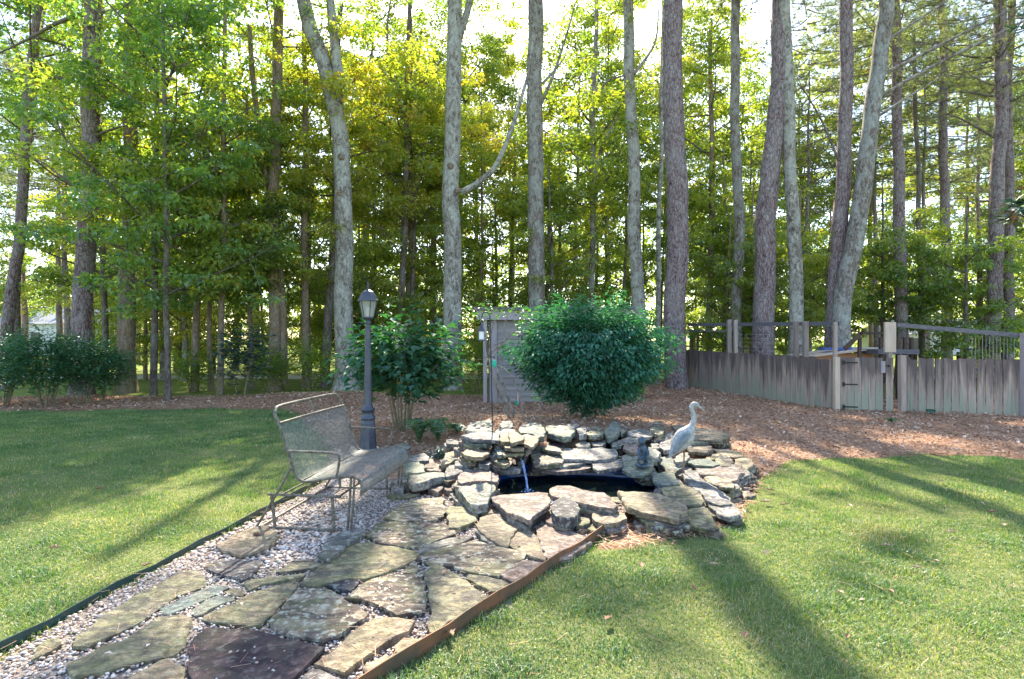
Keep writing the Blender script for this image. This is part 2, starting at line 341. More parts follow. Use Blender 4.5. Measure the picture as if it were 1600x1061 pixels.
class MB:
    def __init__(s): s.v = []; s.f = []; s.sm = []
    def add(s, vs, fs, smooth=False):
        b = len(s.v); s.v += [tuple(v) for v in vs]; s.f += [tuple(i+b for i in f) for f in fs]; s.sm += [smooth]*len(fs)
    def box(s, c, sz, rz=0.0, taper=1.0):
        cx, cy_, cz = c; hx, hy, hz = sz[0]/2, sz[1]/2, sz[2]/2; ca, sa = math.cos(rz), math.sin(rz); vs = []
        for k, t in ((-1, 1.0), (1, taper)):
            for a, b in ((-1, -1), (1, -1), (1, 1), (-1, 1)):
                x, y = a*hx*t, b*hy*t; vs.append((cx+x*ca-y*sa, cy_+x*sa+y*ca, cz+k*hz))
        s.add(vs, [(3, 2, 1, 0), (4, 5, 6, 7), (0, 1, 5, 4), (1, 2, 6, 5), (2, 3, 7, 6), (3, 0, 4, 7)])
    def beam(s, a, b, w, h):   # box from a to b, width w (horizontal), height h
        a, b = Vector(a), Vector(b); d = (b-a).normalized(); up = Vector((0, 0, 1))
        if abs(d.z) > 0.95: up = Vector((0, 1, 0))
        sd_ = d.cross(up).normalized(); u = sd_.cross(d).normalized(); vs = []
        for p in (a, b):
            for i, j in ((-1, -1), (1, -1), (1, 1), (-1, 1)): vs.append(p+sd_*i*w/2+u*j*h/2)
        s.add(vs, [(3, 2, 1, 0), (4, 5, 6, 7), (0, 1, 5, 4), (1, 2, 6, 5), (2, 3, 7, 6), (3, 0, 4, 7)])
    def tube(s, pts, rad, n=8, rough=0.0, seed=0, cap=True):
        pts = [Vector(p) for p in pts]
        if isinstance(rad, (int, float)): rad = [rad]*len(pts)
        vs = []; prev = None
        for i, p in enumerate(pts):
            d = (pts[min(i+1, len(pts)-1)]-pts[max(i-1, 0)]).normalized()
            if prev is None:
                a = Vector((1, 0, 0)) if abs(d.x) < 0.8 else Vector((0, 1, 0)); prev = (a-d*a.dot(d)).normalized()
            else: prev = (prev-d*prev.dot(d)).normalized()
            q = d.cross(prev)
            for k in range(n):
                t = 2*math.pi*k/n; r = rad[i]
                if rough:
                    r *= 1+rough*mnoise.noise(Vector((math.cos(t)*1.3+seed*3.1, math.sin(t)*1.3, p.z*0.8)))+rough*0.5*mnoise.noise(Vector((math.cos(t)*4+seed, math.sin(t)*4, p.z*3)))
                vs.append(p+prev*math.cos(t)*r+q*math.sin(t)*r)
        fs = []
        for i in range(len(pts)-1):
            for k in range(n):
                k2 = (k+1) % n; fs.append((i*n+k, i*n+k2, (i+1)*n+k2, (i+1)*n+k))
        s.add(vs, fs, True)
        if cap: s.add(vs[:n], [tuple(range(n-1, -1, -1))]); s.add(vs[-n:], [tuple(range(n))])
    def lathe(s, prof, n=16, c=(0, 0, 0), smooth=True, rot=0.0):
        vs = []
        for r, z in prof:
            for k in range(n):
                t = 2*math.pi*k/n+rot; vs.append((c[0]+math.cos(t)*r, c[1]+math.sin(t)*r, c[2]+z))
        fs = []
        for i in range(len(prof)-1):
            for k in range(n):
                k2 = (k+1) % n; fs.append((i*n+k, i*n+k2, (i+1)*n+k2, (i+1)*n+k))
        s.add(vs, fs, smooth)
        s.add(vs[:n], [tuple(range(n-1, -1, -1))]); s.add(vs[-n:], [tuple(range(n))])
    def ball(s, c, r, n=10, m=7, rot=None):
        if isinstance(r, (int, float)): r = (r, r, r)
        vs = []
        for i in range(m+1):
            ph = math.pi*i/m
            for k in range(n):
                t = 2*math.pi*k/n; v = Vector((math.sin(ph)*math.cos(t)*r[0], math.sin(ph)*math.sin(t)*r[1], math.cos(ph)*r[2]))
                if rot is not None: v = rot @ v
                vs.append(Vector(c)+v)
        fs = []
        for i in range(m):
            for k in range(n):
                k2 = (k+1) % n; fs.append((i*n+k, (i+1)*n+k, (i+1)*n+k2, i*n+k2))
        s.add(vs, fs, True)
    def build(s, name, mat, parent=None, loc=None, bevel=0.0):
        me = bpy.data.meshes.new(name); me.from_pydata(s.v, [], s.f); me.update()
        me.polygons.foreach_set('use_smooth', s.sm)
        o = link(name, me, parent, mat, loc)
        if bevel:
            b = o.modifiers.new('bevel', 'BEVEL'); b.width = bevel; b.segments = 2; b.limit_method = 'ANGLE'
        return o
def smooth_path(pts, n=6):
    pts = [Vector(p) for p in pts]; out = []
    for i in range(len(pts)-1):
        p0, p1, p2, p3 = pts[max(i-1, 0)], pts[i], pts[i+1], pts[min(i+2, len(pts)-1)]
        for k in range(n):
            t = k/n; out.append(0.5*((2*p1)+(-p0+p2)*t+(2*p0-5*p1+4*p2-p3)*t*t+(-p0+3*p1-3*p2+p3)*t**3))
    out.append(pts[-1]); return out
def pip(x, y, poly):
    x = np.asarray(x, float); y = np.asarray(y, float); ins = np.zeros(x.shape, bool); n = len(poly)
    for i in range(n):
        x0, y0 = poly[i]; x1, y1 = poly[(i+1) % n]
        c = ((y0 > y) != (y1 > y)) & (x < (x1-x0)*(y-y0)/((y1-y0) if y1 != y0 else 1e-9)+x0)
        ins ^= c
    return ins

# ------------------------------------------------------------------ site plan (metres)
PATH = [(-3.69, -2.0), (-2.75, 0.5), (-2.40, 2.757), (-1.97, 5.82), (-1.95, 6.0), (-1.30, 5.95), (-1.0, 5.4), (-0.2, 5.2), (0.95, 5.05), (1.04, 4.76), (-0.565, 2.466), (-1.94, 0.5), (-3.5, -1.75)]
POND = [(-0.30, 5.45), (-0.25, 5.75), (-0.1, 6.15), (0.3, 6.3), (0.9, 6.28), (1.3, 6.15), (1.5, 5.8), (1.45, 5.4), (1.1, 5.15), (0.5, 5.15), (0.0, 5.2)]
BED = [(-14, 11.9), (-9.8, 11.7), (-7.0, 11.9), (-4.9, 12.0), (-4.2, 11.0), (-3.5, 9.6), (-2.9, 8.4), (-2.35, 7.2), (-2.05, 6.2), (-1.97, 5.82), (-1.2, 4.9), (0.0, 4.9), (1.04, 4.76), (0.62, 4.05), (0.85, 3.98),
       (1.12, 4.15), (1.53, 4.29), (1.95, 4.75), (2.1, 5.04), (2.45, 5.6), (2.72, 6.09), (3.36, 6.82), (4.05, 7.08), (5.35, 7.2), (6.45, 7.04), (9, 6.8), (14, 6.7), (14, 12.3), (9, 15), (6.2, 18.4), (4.5, 19), (2.5, 15.5), (0, 15.0), (-6, 14.7), (-14, 14.6)]
def lawn_mask(x, y):
    wob = 0.10*np.sin(x*3.3+y*1.7)+0.06*np.sin(x*7.1-y*5.3)
    inb = pip(x+wob*0.5, y+wob, BED); inp = pip(x, y, PATH); inpond = pip(x, y, POND)
    return (~inb) & (~inp) & (~inpond) & (y < 13)

# ground lattice: one continuous sheet divided into named regions
xs = np.concatenate([[-500, -250, -120, -70, -45, -30, -22, -17], np.round(np.arange(-14, 14.01, 0.125), 4), [17, 22, 30, 45, 70, 120, 250, 500]])
ys = np.concatenate([[-60, -25, -10, -4, -2], np.round(np.arange(-1, 20.01, 0.125), 4), [21.4, 23.4, 27, 33, 42, 55, 80, 120, 250, 700]])
X, Y = np.meshgrid(xs, ys); Z = gz(X, Y)
nx, ny = len(xs), len(ys)
cx = (X[:-1, :-1]+X[1:, 1:])/2; cyy = (Y[:-1, :-1]+Y[1:, 1:])/2
idx = np.arange(nx*ny).reshape(ny, nx)
cell = np.full(cx.shape, 'lawn', dtype=object)
inb = pip(cx, cyy, BED)
cell[cyy > 13.0] = 'woodland_floor'
cell[(cyy > 14.5) & (cx < 3.5)] = 'field'
cell[cyy > 20.0] = 'field'
cell[(np.abs(cx) > 14) & (cyy > 12) & (cyy < 20)] = 'field'
cell[inb] = 'mulch_bed'
cell[pip(cx, cyy, PATH)] = 'path'
cell[(cyy > 21.4) & (cyy < 23.4)] = 'road'
cell[pip(cx, cyy, POND)] = 'hole'
GM = {'lawn': 'lawn', 'woodland_floor': 'floor', 'field': 'field', 'mulch_bed': 'mulch', 'path': 'bedding', 'road': 'road'}
SET = {}
for nm, mk in GM.items():
    sel = cell == nm
    a = idx[:-1, :-1][sel]; b = idx[:-1, 1:][sel]; c = idx[1:, 1:][sel]; d = idx[1:, :-1][sel]
    f = np.stack([a, b, c, d], 1); u, inv = np.unique(f, return_inverse=True)
    v = np.stack([X.ravel()[u], Y.ravel()[u], Z.ravel()[u]], 1)
    me = mesh_np(nm, v, inv.reshape(-1, 4), 4, smooth=True)
    SET[nm] = tag(link(nm, me, None, M[mk]), kind='structure')

# ------------------------------------------------------------------ stones
def stone_mesh(poly, zt, th, seed, tiltx=0.0, tilty=0.0, top=0.010, zfun=None):
    r = random.Random(seed)
    P = [Vector((p[0], p[1])) for p in poly]
    c = sum(P, Vector((0, 0)))/len(P)
    Q = []
    for i, p in enumerate(P):
        q = P[(i+1) % len(P)]; Q.append(p)
        L = (q-p).length; n = max(1, min(5, int(L/0.06)))
        for k in range(1, n):
            m = p.lerp(q, k/n); nrm = Vector((q.y-p.y, p.x-q.x)).normalized(); Q.append(m+nrm*(r.uniform(-1, 1)*min(0.016, L*0.08)))
    n = len(Q); size = max((p-c).length for p in P)
    rings = [(0.0, 0), (0.4, 0), (0.78, 0), (0.962, 0), (0.992, -0.06), (1.0, -0.35), (0.975, -0.55), (0.995, -0.75), (0.955, -1.0)]
    v = [(c.x, c.y, 0.0)]; so = Vector((seed*1.7, seed*0.3, 0))
    jit = {5: 0.012, 6: 0.016, 7: 0.012, 8: 0.02}
    for j, (s_, dz) in enumerate(rings[1:], 1):
        for i, q in enumerate(Q):
            e = (q-c); w = s_
            p = c+e*w
            if j in jit: p = c+e*(w+jit[j]*mnoise.noise(Vector((q.x*14, q.y*14, j*3.3+seed)))*1.6/max(size, 0.1)*0.3)
            if j <= 3:
                z = top*mnoise.noise(Vector((p.x*6, p.y*6, 0))+so)+top*0.7*mnoise.noise(Vector((p.x*19, p.y*19, 5))+so)
                if j == 3: z -= 0.02*th
            else: z = dz*th+0.25*top*mnoise.noise(Vector((p.x*20, p.y*20, j))+so)
            v.append((p.x, p.y, z))
    v = [(a, b, z+zt+(a-c.x)*tiltx+(b-c.y)*tilty) for a, b, z in v]
    f = [(0, 1+i, 1+(i+1) % n) for i in range(n)]
    for j in range(len(rings)-2):
        a, b = 1+j*n, 1+(j+1)*n
        for i in range(n):
            k = (i+1) % n; f.append((a+i, b+i, b+k, a+k))
    f.append(tuple(1+(len(rings)-2)*n+i for i in range(n)))
    # orientation: make the outline counter-clockwise
    area = sum(Q[i].x*Q[(i+1) % n].y-Q[(i+1) % n].x*Q[i].y for i in range(n))
    if area < 0: f = [t[::-1] for t in f]
    me = bpy.data.meshes.new('stone'); me.from_pydata(v, [], f); me.update()
    sm = [True]*len(f)
    for i in range(n*3, len(f)): sm[i] = False
    me.polygons.foreach_set('use_smooth', sm)
    return me
def px_poly(pp, z): return [at(x, y, z)[:2] for x, y in pp]

flags = [
 ('o',.030,[(121,1006),(145,1006),(206,977),(249,949),(272,932),(318,915),(314,898),(304,890),(276,894),(236,917),(174,953),(125,990)]),
 ('b',.028,[(252,950),(258,959),(268,958),(300,945),(340,926),(356,917),(350,915),(325,915),(290,932),(262,945)]),
 ('b',.028,[(299,953),(305,960),(315,959),(345,943),(366,936),(360,931),(340,930),(320,938)]),
 ('o',.032,[(110,1035),(159,1010),(193,1000),(230,977),(249,964),(283,960),(297,966),(298,975),(282,1011),(274,1019),(221,1030),(158,1047),(120,1052)]),
 ('t',.034,[(165,1085),(205,1056),(250,1031),(262,1028),(288,1042),(284,1062),(270,1090)]),
 ('k',.036,[(325,888),(345,877),(375,873),(405,873),(409,878),(400,890),(385,902),(377,904),(345,895)]),
 ('o',.026,[(318,885),(326,880),(338,880),(326,887)]),
 ('o',.032,[(433,893),(445,885),(460,874),(480,874),(505,881),(500,884),(470,889),(450,892)]),
 ('o',.034,[(382,912),(385,906),(420,902),(455,898),(475,895),(470,901),(440,906),(410,912),(392,919)]),
 ('o',.026,[(350,924),(362,919),(375,919),(383,926),(378,930),(367,932)]),
 ('l',.055,[(498,865),(510,848),(512,840),(540,828),(565,823),(570,830),(565,836),(540,850),(516,873)]),
 ('t',.050,[(340,850),(360,838),(385,826),(410,820),(428,828),(433,834),(425,846),(400,860),(380,866),(350,858)]),
 ('o',.032,[(474,910),(490,895),(510,875),(550,850),(580,847),(610,849),(653,862),(645,872),(620,884),(600,893),(570,902),(540,902),(520,908),(495,914)]),
 ('m',.040,[(575,835),(596,815),(640,816),(690,817),(703,823),(710,832),(680,842),(655,854),(621,850),(590,845)]),
 ('m',.050,[(603,806),(612,796),(632,784),(660,779),(690,777),(694,795),(692,805),(675,812),(650,811),(630,813),(610,809)]),
 ('o',.032,[(319,965),(330,957),(355,945),(385,930),(420,918),(450,910),(463,910),(455,925),(440,940),(425,958),(405,973),(390,975),(360,972),(340,972)]),
 ('m',.036,[(467,919),(499,917),(518,922),(537,936),(573,957),(565,964),(527,989),(504,996),(467,991),(432,981),(423,968),(440,951),(451,936)]),
 ('k',.028,[(512,914),(530,904),(550,901),(562,905),(548,921),(530,920)]),
 ('d',.040,[(298,1035),(302,1004),(325,981),(385,983),(423,991),(501,1011),(470,1042),(451,1061),(430,1090),(300,1095),(308,1062)]),
 ('t',.038,[(495,1034),(508,1025),(537,1002),(565,977),(590,965),(620,966),(645,969),(635,985),(600,1002),(575,1020),(540,1046),(520,1040)]),
 ('m',.034,[(542,933),(561,917),(582,904),(611,895),(661,898),(662,925),(661,950),(619,958),(598,946),(582,938)]),
 ('o',.028,[(630,893),(640,882),(650,880),(653,888),(650,896)]),
 ('o',.034,[(664,897),(676,883),(688,883),(705,893),(730,908),(759,931),(760,938),(736,951),(703,966),(678,985),(673,982),(673,945),(670,916)]),
 ('m',.038,[(655,871),(684,857),(740,845),(767,852),(788,856),(819,862),(815,872),(788,889),(778,897),(736,891),(709,883),(678,879)]),
 ('g',.034,[(658,853),(680,846),(700,840),(738,838),(722,846),(690,853),(672,861),(656,862)]),
 ('o',.030,[(730,903),(734,896),(759,898),(794,910),(784,922),(765,923)]),
 ('p',.032,[(782,897),(794,886),(817,875),(850,879),(830,897),(809,907),(798,906)]),
 ('o',.055,[(698,799),(704,791),(738,791),(743,795),(745,811),(717,822),(702,822)]),
 ('t',.055,[(745,819),(751,809),(772,803),(791,806),(807,822),(796,843),(793,851),(778,848),(762,838)]),
 ('g',.040,[(746,824),(760,838),(776,849),(770,853),(752,842),(743,830)]),
 ('t',.045,[(753,803),(754,794),(772,791),(786,802),(772,801)]),
 ('t',.040,[(809,825),(824,822),(834,834),(843,848),(852,866),(851,874),(829,866),(807,858),(798,852)]),
 ('p',.044,[(837,821),(847,818),(868,819),(893,828),(914,838),(922,846),(893,867),(873,870),(857,875),(846,850)]),
 ('t',.028,[(616,1009),(631,996),(667,999),(650,1014),(631,1027),(622,1020)]),
 ('t',.028,[(568,1047),(572,1036),(606,1023),(624,1030),(600,1044),(575,1053)]),
 ('g',.028,[(455,1078),(485,1045),(500,1046),(520,1055),(534,1061),(510,1085)]),
 ('o',.028,[(60,1008),(75,998),(92,997),(95,1006),(80,1015),(50,1028)]),
]
FLAG_POLYS = []
for i, (mk, z, pp) in enumerate(flags):
    wp = px_poly(pp, z); c_ = np.mean(np.array(wp), 0); wp = [(c_[0]+(a-c_[0])*1.06, c_[1]+(b-c_[1])*1.06) for a, b in wp]; FLAG_POLYS.append(wp)
    me = stone_mesh(wp, z, 0.05, 100+i, rnd.uniform(-.012, .012), rnd.uniform(-.012, .012), top=0.006)
    link('flagstone', me, SET['path'], ST[mk])

stones = [
 ('g',.14,.10,[(630,718),(640,711),(662,708),(671,714),(671,719),(655,719),(640,722)]),
 ('b',.15,.12,[(632,727),(640,722),(655,721),(663,727),(664,736),(648,738),(634,736)]),
 ('p',.10,.08,[(662,727),(672,723),(692,727),(696,732),(688,737),(670,736)]),
 ('l',.14,.10,[(638,743),(652,738),(668,737),(680,738),(694,740),(695,746),(676,749),(660,755),(645,756),(638,750)]),
 ('m',.18,.10,[(689,721),(695,708),(712,705),(720,709),(716,718),(695,722)]),
 ('g',.20,.10,[(710,722),(722,714),(735,713),(742,718),(742,724),(722,728),(710,727)]),
 ('g',.16,.08,[(695,738),(702,728),(722,727),(745,725),(756,728),(757,732),(738,735),(720,737),(697,743)]),
 ('t',.11,.05,[(690,748),(714,740),(730,737),(735,741),(715,748),(700,754)]),
 ('p',.17,.09,[(714,746),(718,740),(730,735),(750,733),(765,734),(775,739),(780,747),(778,753),(760,750),(740,751),(720,755)]),
 ('l',.14,.13,[(711,760),(718,756),(740,754),(765,751),(773,757),(774,765),(766,775),(762,784),(745,788),(735,784),(727,776)]),
 ('p',.07,.08,[(668,762),(680,754),(694,753),(697,757),(690,765),(684,768)]),
 ('p',.06,.07,[(694,765),(697,756),(706,753),(714,754),(713,765),(700,768)]),
 ('o',.04,.05,[(628,772),(650,768),(656,771),(640,776),(615,778),(603,773)]),
 ('t',.30,.07,[(720,707),(735,699),(748,695),(757,694),(767,701),(766,706),(755,713),(742,714),(726,712)]),
 ('g',.22,.08,[(743,716),(760,716),(767,720),(765,727),(748,725)]),
 ('o',.24,.07,[(762,709),(770,705),(790,712),(797,722),(790,725),(770,718)]),
 ('g',.17,.05,[(766,720),(780,724),(798,729),(815,730),(812,735),(795,736),(780,733),(768,728)]),
 ('g',.42,.05,[(719,680),(735,676),(765,675),(780,676),(780,687),(765,686),(740,685)]),
 ('b',.37,.04,[(722,685),(740,686),(770,690),(760,694),(735,692)]),
 ('t',.42,.05,[(780,677),(795,675),(796,688),(785,688),(780,686)]),
 ('t',.44,.05,[(796,677),(805,675),(820,681),(818,685),(800,692),(797,690)]),
 ('t',.36,.06,[(783,690),(792,688),(800,694),(815,688),(820,690),(819,700),(805,701),(790,700)]),
 ('b',.32,.07,[(772,695),(785,693),(783,702),(790,707),(778,708)]),
 ('o',.31,.035,[(782,700),(790,704),(815,703),(822,703),(818,708),(800,709),(787,710)]),
 ('t',.40,.06,[(815,680),(828,674),(838,675),(843,683),(838,693),(830,699),(818,692)]),
 ('l',.42,.10,[(728,668),(735,661),(750,659),(766,657),(770,664),(772,672),(757,673),(740,673),(730,672)]),
 ('l',.40,.08,[(780,664),(785,657),(800,658),(802,665),(795,668),(783,666)]),
 ('l',.40,.05,[(773,673),(785,668),(798,671),(806,672),(804,676),(775,676)]),
 ('b',.42,.10,[(811,668),(825,662),(845,664),(852,672),(850,679),(838,678),(820,674),(812,675)]),
 ('b',.38,.10,[(853,667),(875,666),(890,667),(899,671),(893,679),(880,680),(868,678),(856,675)]),
 ('d',.28,.08,[(855,678),(868,672),(880,675),(880,697),(855,693)]),
 ('g',.36,.05,[(884,664),(900,659),(905,663),(898,667),(888,667)]),
 ('g',.36,.10,[(900,669),(912,665),(920,668),(915,677),(905,678)]),
 ('m',.33,.10,[(912,672),(925,666),(938,664),(943,674),(940,679),(920,680),(913,678)]),
 ('b',.33,.10,[(944,672),(957,660),(967,662),(970,669),(965,676),(952,682),(946,677)]),
 ('m',.30,.08,[(967,670),(972,665),(980,667),(977,674),(970,676)]),
 ('g',.25,.05,[(929,683),(940,680),(950,682),(948,687),(932,687)]),
 ('l',.25,.05,[(898,694),(910,690),(922,691),(920,697),(903,698)]),
 ('g',.24,.05,[(923,690),(935,687),(947,690),(940,696),(926,695)]),
 ('l',.24,.05,[(953,691),(965,689),(976,692),(970,696),(956,696)]),
 ('l',.27,.03,[(845,697),(855,695),(868,697),(877,703),(878,706),(860,703),(848,701)]),
 ('m',.22,.09,[(827,702),(838,697),(850,700),(875,706),(880,712),(878,720),(850,723),(835,722),(830,712)]),
 ('g',.22,.05,[(865,700),(895,701),(920,701),(940,700),(963,702),(966,708),(955,714),(930,717),(905,716),(880,715)]),
 ('g',.17,.035,[(862,724),(880,721),(910,720),(917,722),(905,726),(875,728)]),
 ('p',.14,.05,[(840,726),(865,726),(900,727),(922,725),(924,731),(900,735),(870,736),(845,732)]),
 ('g',.17,.05,[(923,723),(945,720),(970,716),(980,718),(976,727),(955,730),(933,734),(926,730)]),
 ('b',.18,.06,[(973,713),(990,709),(1008,713),(1020,722),(1018,732),(1005,738),(985,736),(972,730)]),
 ('g',.28,.05,[(965,688),(980,683),(995,681),(1000,690),(985,691),(970,689)]),
 ('p',.25,.05,[(975,694),(995,692),(1000,704),(985,705),(973,699)]),
 ('g',.30,.05,[(980,674),(1000,669),(1018,672),(1020,680),(1000,683),(983,681)]),
 ('m',.32,.16,[(1015,664),(1022,657),(1033,657),(1040,668),(1036,677),(1025,679),(1016,672)]),
 ('g',.25,.05,[(1015,684),(1035,680),(1050,675),(1052,685),(1035,688),(1018,687)]),
 ('g',.24,.08,[(1031,693),(1038,688),(1050,688),(1050,700),(1038,702),(1032,698)]),
 ('l',.22,.10,[(1013,700),(1025,702),(1032,706),(1028,716),(1018,716),(1010,708)]),
 ('g',.24,.06,[(1016,693),(1028,692),(1030,699),(1018,700)]),
 ('t',.25,.09,[(1048,666),(1060,665),(1085,668),(1110,672),(1137,676),(1141,681),(1128,685),(1105,684),(1085,683),(1068,680)]),
 ('t',.17,.05,[(1073,701),(1090,697),(1112,696),(1113,702),(1100,706),(1078,705)]),
 ('t',.15,.05,[(1115,700),(1140,702),(1158,706),(1162,713),(1150,714),(1125,710)]),
 ('t',.16,.05,[(1102,717),(1112,710),(1122,706),(1128,711),(1118,717),(1105,720)]),
 ('m',.17,.08,[(1117,719),(1125,712),(1140,713),(1147,722),(1140,726),(1125,726)]),
 ('t',.14,.08,[(1148,718),(1160,716),(1177,719),(1176,727),(1163,732),(1150,726)]),
 ('l',.20,.10,[(1052,716),(1065,706),(1075,706),(1078,714),(1068,720),(1055,721)]),
 ('b',.15,.05,[(1029,716),(1045,713),(1062,722),(1070,727),(1060,732),(1045,732),(1030,724)]),
 ('b',.17,.035,[(1072,722),(1085,717),(1110,717),(1126,724),(1115,727),(1085,726)]),
 ('g',.13,.04,[(1060,724),(1085,721),(1090,727),(1075,735),(1050,732)]),
 ('p',.14,.08,[(1084,730),(1110,727),(1140,727),(1160,730),(1164,738),(1150,748),(1135,748),(1115,741),(1095,739)]),
 ('m',.13,.04,[(1100,747),(1108,741),(1125,739),(1140,748),(1149,757),(1147,762),(1130,762),(1112,756)]),
 ('o',.07,.06,[(1127,764),(1148,758),(1159,762),(1158,768),(1145,773),(1135,772)]),
 ('g',.14,.05,[(1066,742),(1075,736),(1089,737),(1091,745),(1110,755),(1135,770),(1144,783),(1125,785),(1103,778),(1098,770),(1082,760),(1070,752)]),
 ('g',.10,.06,[(1102,779),(1130,780),(1148,788),(1156,798),(1153,805),(1140,806),(1122,801),(1110,792)]),
 ('b',.14,.05,[(1019,741),(1040,736),(1055,740),(1062,752),(1063,756),(1040,757),(1024,752)]),
 ('o',.12,.06,[(1031,763),(1045,757),(1064,756),(1080,761),(1095,768),(1101,782),(1095,788),(1070,787),(1055,780),(1040,773)]),
 ('k',.10,.08,[(1023,763),(1032,760),(1036,768),(1032,773),(1020,770)]),
 ('t',.16,.07,[(964,769),(990,769),(1020,772),(1040,777),(1055,783),(1070,788),(1076,797),(1062,802),(1058,809),(1030,802),(1000,795),(980,791),(974,783)]),
 ('o',.08,.05,[(1063,803),(1080,795),(1100,794),(1113,808),(1124,823),(1115,825),(1095,822),(1080,818)]),
 ('o',.08,.04,[(993,803),(1020,806),(1054,811),(1050,813),(1012,817),(1000,810)]),
 ('o',.04,.05,[(1008,823),(1030,817),(1047,817),(1046,822),(1020,828),(1010,828)]),
 ('p',.04,.05,[(990,812),(1000,812),(1010,820),(1008,824),(992,822)]),
 ('o',.06,.05,[(1100,793),(1112,793),(1123,803),(1118,806),(1105,804)]),
 ('p',.13,.07,[(765,774),(780,771),(810,770),(840,767),(857,770),(860,778),(860,789),(845,800),(829,813),(824,813),(800,803),(782,790)]),
 ('p',.07,.06,[(797,805),(815,806),(824,810),(824,817),(805,817)]),
 ('p',.16,.07,[(858,765),(870,759),(890,759),(920,766),(945,768),(955,775),(966,790),(960,792),(935,790),(905,784),(880,779),(862,775)]),
 ('k',.15,.13,[(861,795),(864,785),(875,778),(893,778),(903,786),(905,797),(898,806),(885,808),(868,803)]),
 ('p',.06,.05,[(852,813),(862,804),(880,808),(894,815),(893,822),(875,820),(855,817)]),
 ('o',.07,.06,[(898,812),(908,807),(920,808),(922,817),(910,820),(900,820)]),
 ('t',.10,.07,[(925,803),(935,799),(955,797),(975,801),(980,808),(965,815),(945,818),(930,813)]),
 ('o',.05,.05,[(918,825),(930,815),(950,817),(954,823),(945,830),(930,829)]),
 ('g',.08,.06,[(920,800),(930,796),(938,797),(935,802),(924,804)]),
 ('g',.08,.06,[(618,745),(635,740),(640,746),(636,752),(620,752)]),
 ('g',.06,.06,[(612,758),(628,754),(636,758),(630,766),(615,766)]),
 ('p',.10,.06,[(660,716),(672,714),(680,722),(670,724)]),
 ('b',.16,.06,[(617,696),(630,693),(642,697),(638,702),(620,702)]),
 ('g',.26,.06,[(697,688),(710,686),(723,688),(715,693),(700,693)]),
 ('p',.22,.06,[(706,697),(722,694),(734,697),(730,702),(710,703)]),
 ('g',.12,.06,[(696,725),(706,721),(713,726),(704,731),(697,731)]),
 ('m',.14,.07,[(1040,730),(1050,728),(1062,733),(1055,738),(1040,736)]),
 ('g',.20,.06,[(985,700),(1000,698),(1010,705),(1000,711),(988,709)]),
 ('b',.20,.05,[(1075,686),(1095,684),(1112,686),(1105,691),(1080,691)]),
 ('g',.16,.05,[(1062,692),(1080,691),(1095,694),(1080,698),(1064,698)]),
 ('g',.12,.05,[(1125,733),(1145,729),(1168,733),(1175,741),(1160,746),(1140,742)]),
 ('p',.08,.05,[(1150,744),(1165,741),(1174,748),(1165,755),(1152,752)]),
]
pond = empty('garden_pond', (0, 0, 0))
tag(pond, 'garden pond edged with stacked flat stones and fed by a small waterfall', 'pond')
PC = Vector((0.6, 5.72))
for i, (mk, z, th, pp) in enumerate(stones):
    wp = px_poly(pp, z)
    c = Vector((sum(p[0] for p in wp)/len(wp), sum(p[1] for p in wp)/len(wp)))
    thick = th*(0.85 if th < .06 else 0.68)
    tx, ty = rnd.uniform(-.06, .06), rnd.uniform(-.02, .07)
    link('stone', stone_mesh(wp, z, thick, i+1, tx, ty, top=0.018 if th > .06 else 0.010), pond, ST[mk])
    # supporting stones under a raised one, down to the soil
    zb = z-thick+0.006; g0 = gzf(c.x, c.y); k = 0
    away = (c-PC); away = away.normalized() if away.length > 0.01 else Vector((0, -1))
    while zb > g0+0.03 and k < 9:
        t2 = min(rnd.uniform(.03, .05), max(0.03, zb-g0+0.01)); rr = rnd.uniform(0, 6.28); sh = 0.06+0.02*k
        wq = []
        for x, y in wp:
            e = Vector((x, y))-c; f_ = rnd.uniform(.72, .92); q = c+e*f_+away*sh; wq.append((q.x, q.y))
        qm = rnd.choice('gtgpdm')
        cc = Vector((sum(p[0] for p in wq)/len(wq), sum(p[1] for p in wq)/len(wq)))
        if not pip(np.array([cc.x]), np.array([cc.y]), POND)[0]:
            link('stone', stone_mesh(wq, zb, t2, 500+i*7+k, rnd.uniform(-.03, .03), rnd.uniform(-.03, .03)), pond, ST[qm])
        zb -= t2-0.004; k += 1
# rubble behind and around, smaller flat stones tucked among the traced ones
def blob(cx_, cy_, rx, ry, n, r):
    a0 = r.uniform(0, 6.28); return [(cx_+math.cos(a0+6.283*k/n)*rx*r.uniform(.75, 1.1), cy_+math.sin(a0+6.283*k/n)*ry*r.uniform(.75, 1.1)) for k in range(n)]
r2 = random.Random(21); cnt = 0
while cnt < 75:
    a = r2.uniform(0, 6.283); s_ = r2.uniform(1.05, 1.75)
    x = 0.62+math.cos(a)*1.05*s_; y = 5.8+math.sin(a)*0.62*s_
    if pip(np.array([x]), np.array([y]), POND)[0] or y < 5.0: continue
    g0 = gzf(x, y); hh = max(0.0, 0.16*math.exp(-((s_-1.1)/.5)**2))*(1.0 if y > 5.9 else .35)
    rx = r2.uniform(.05, .13); z = g0+0.025+.7*hh*r2.uniform(.2, 1)
    link('stone', stone_mesh(blob(x, y, rx, rx*r2.uniform(.5, .9), r2.randint(5, 7), r2), z, z-g0+0.02 if z-g0 < .06 else .05, 2000+cnt, r2.uniform(-.1, .1), r2.uniform(-.1, .1)), pond, ST[r2.choice('ggtpmmdk')])
    cnt += 1
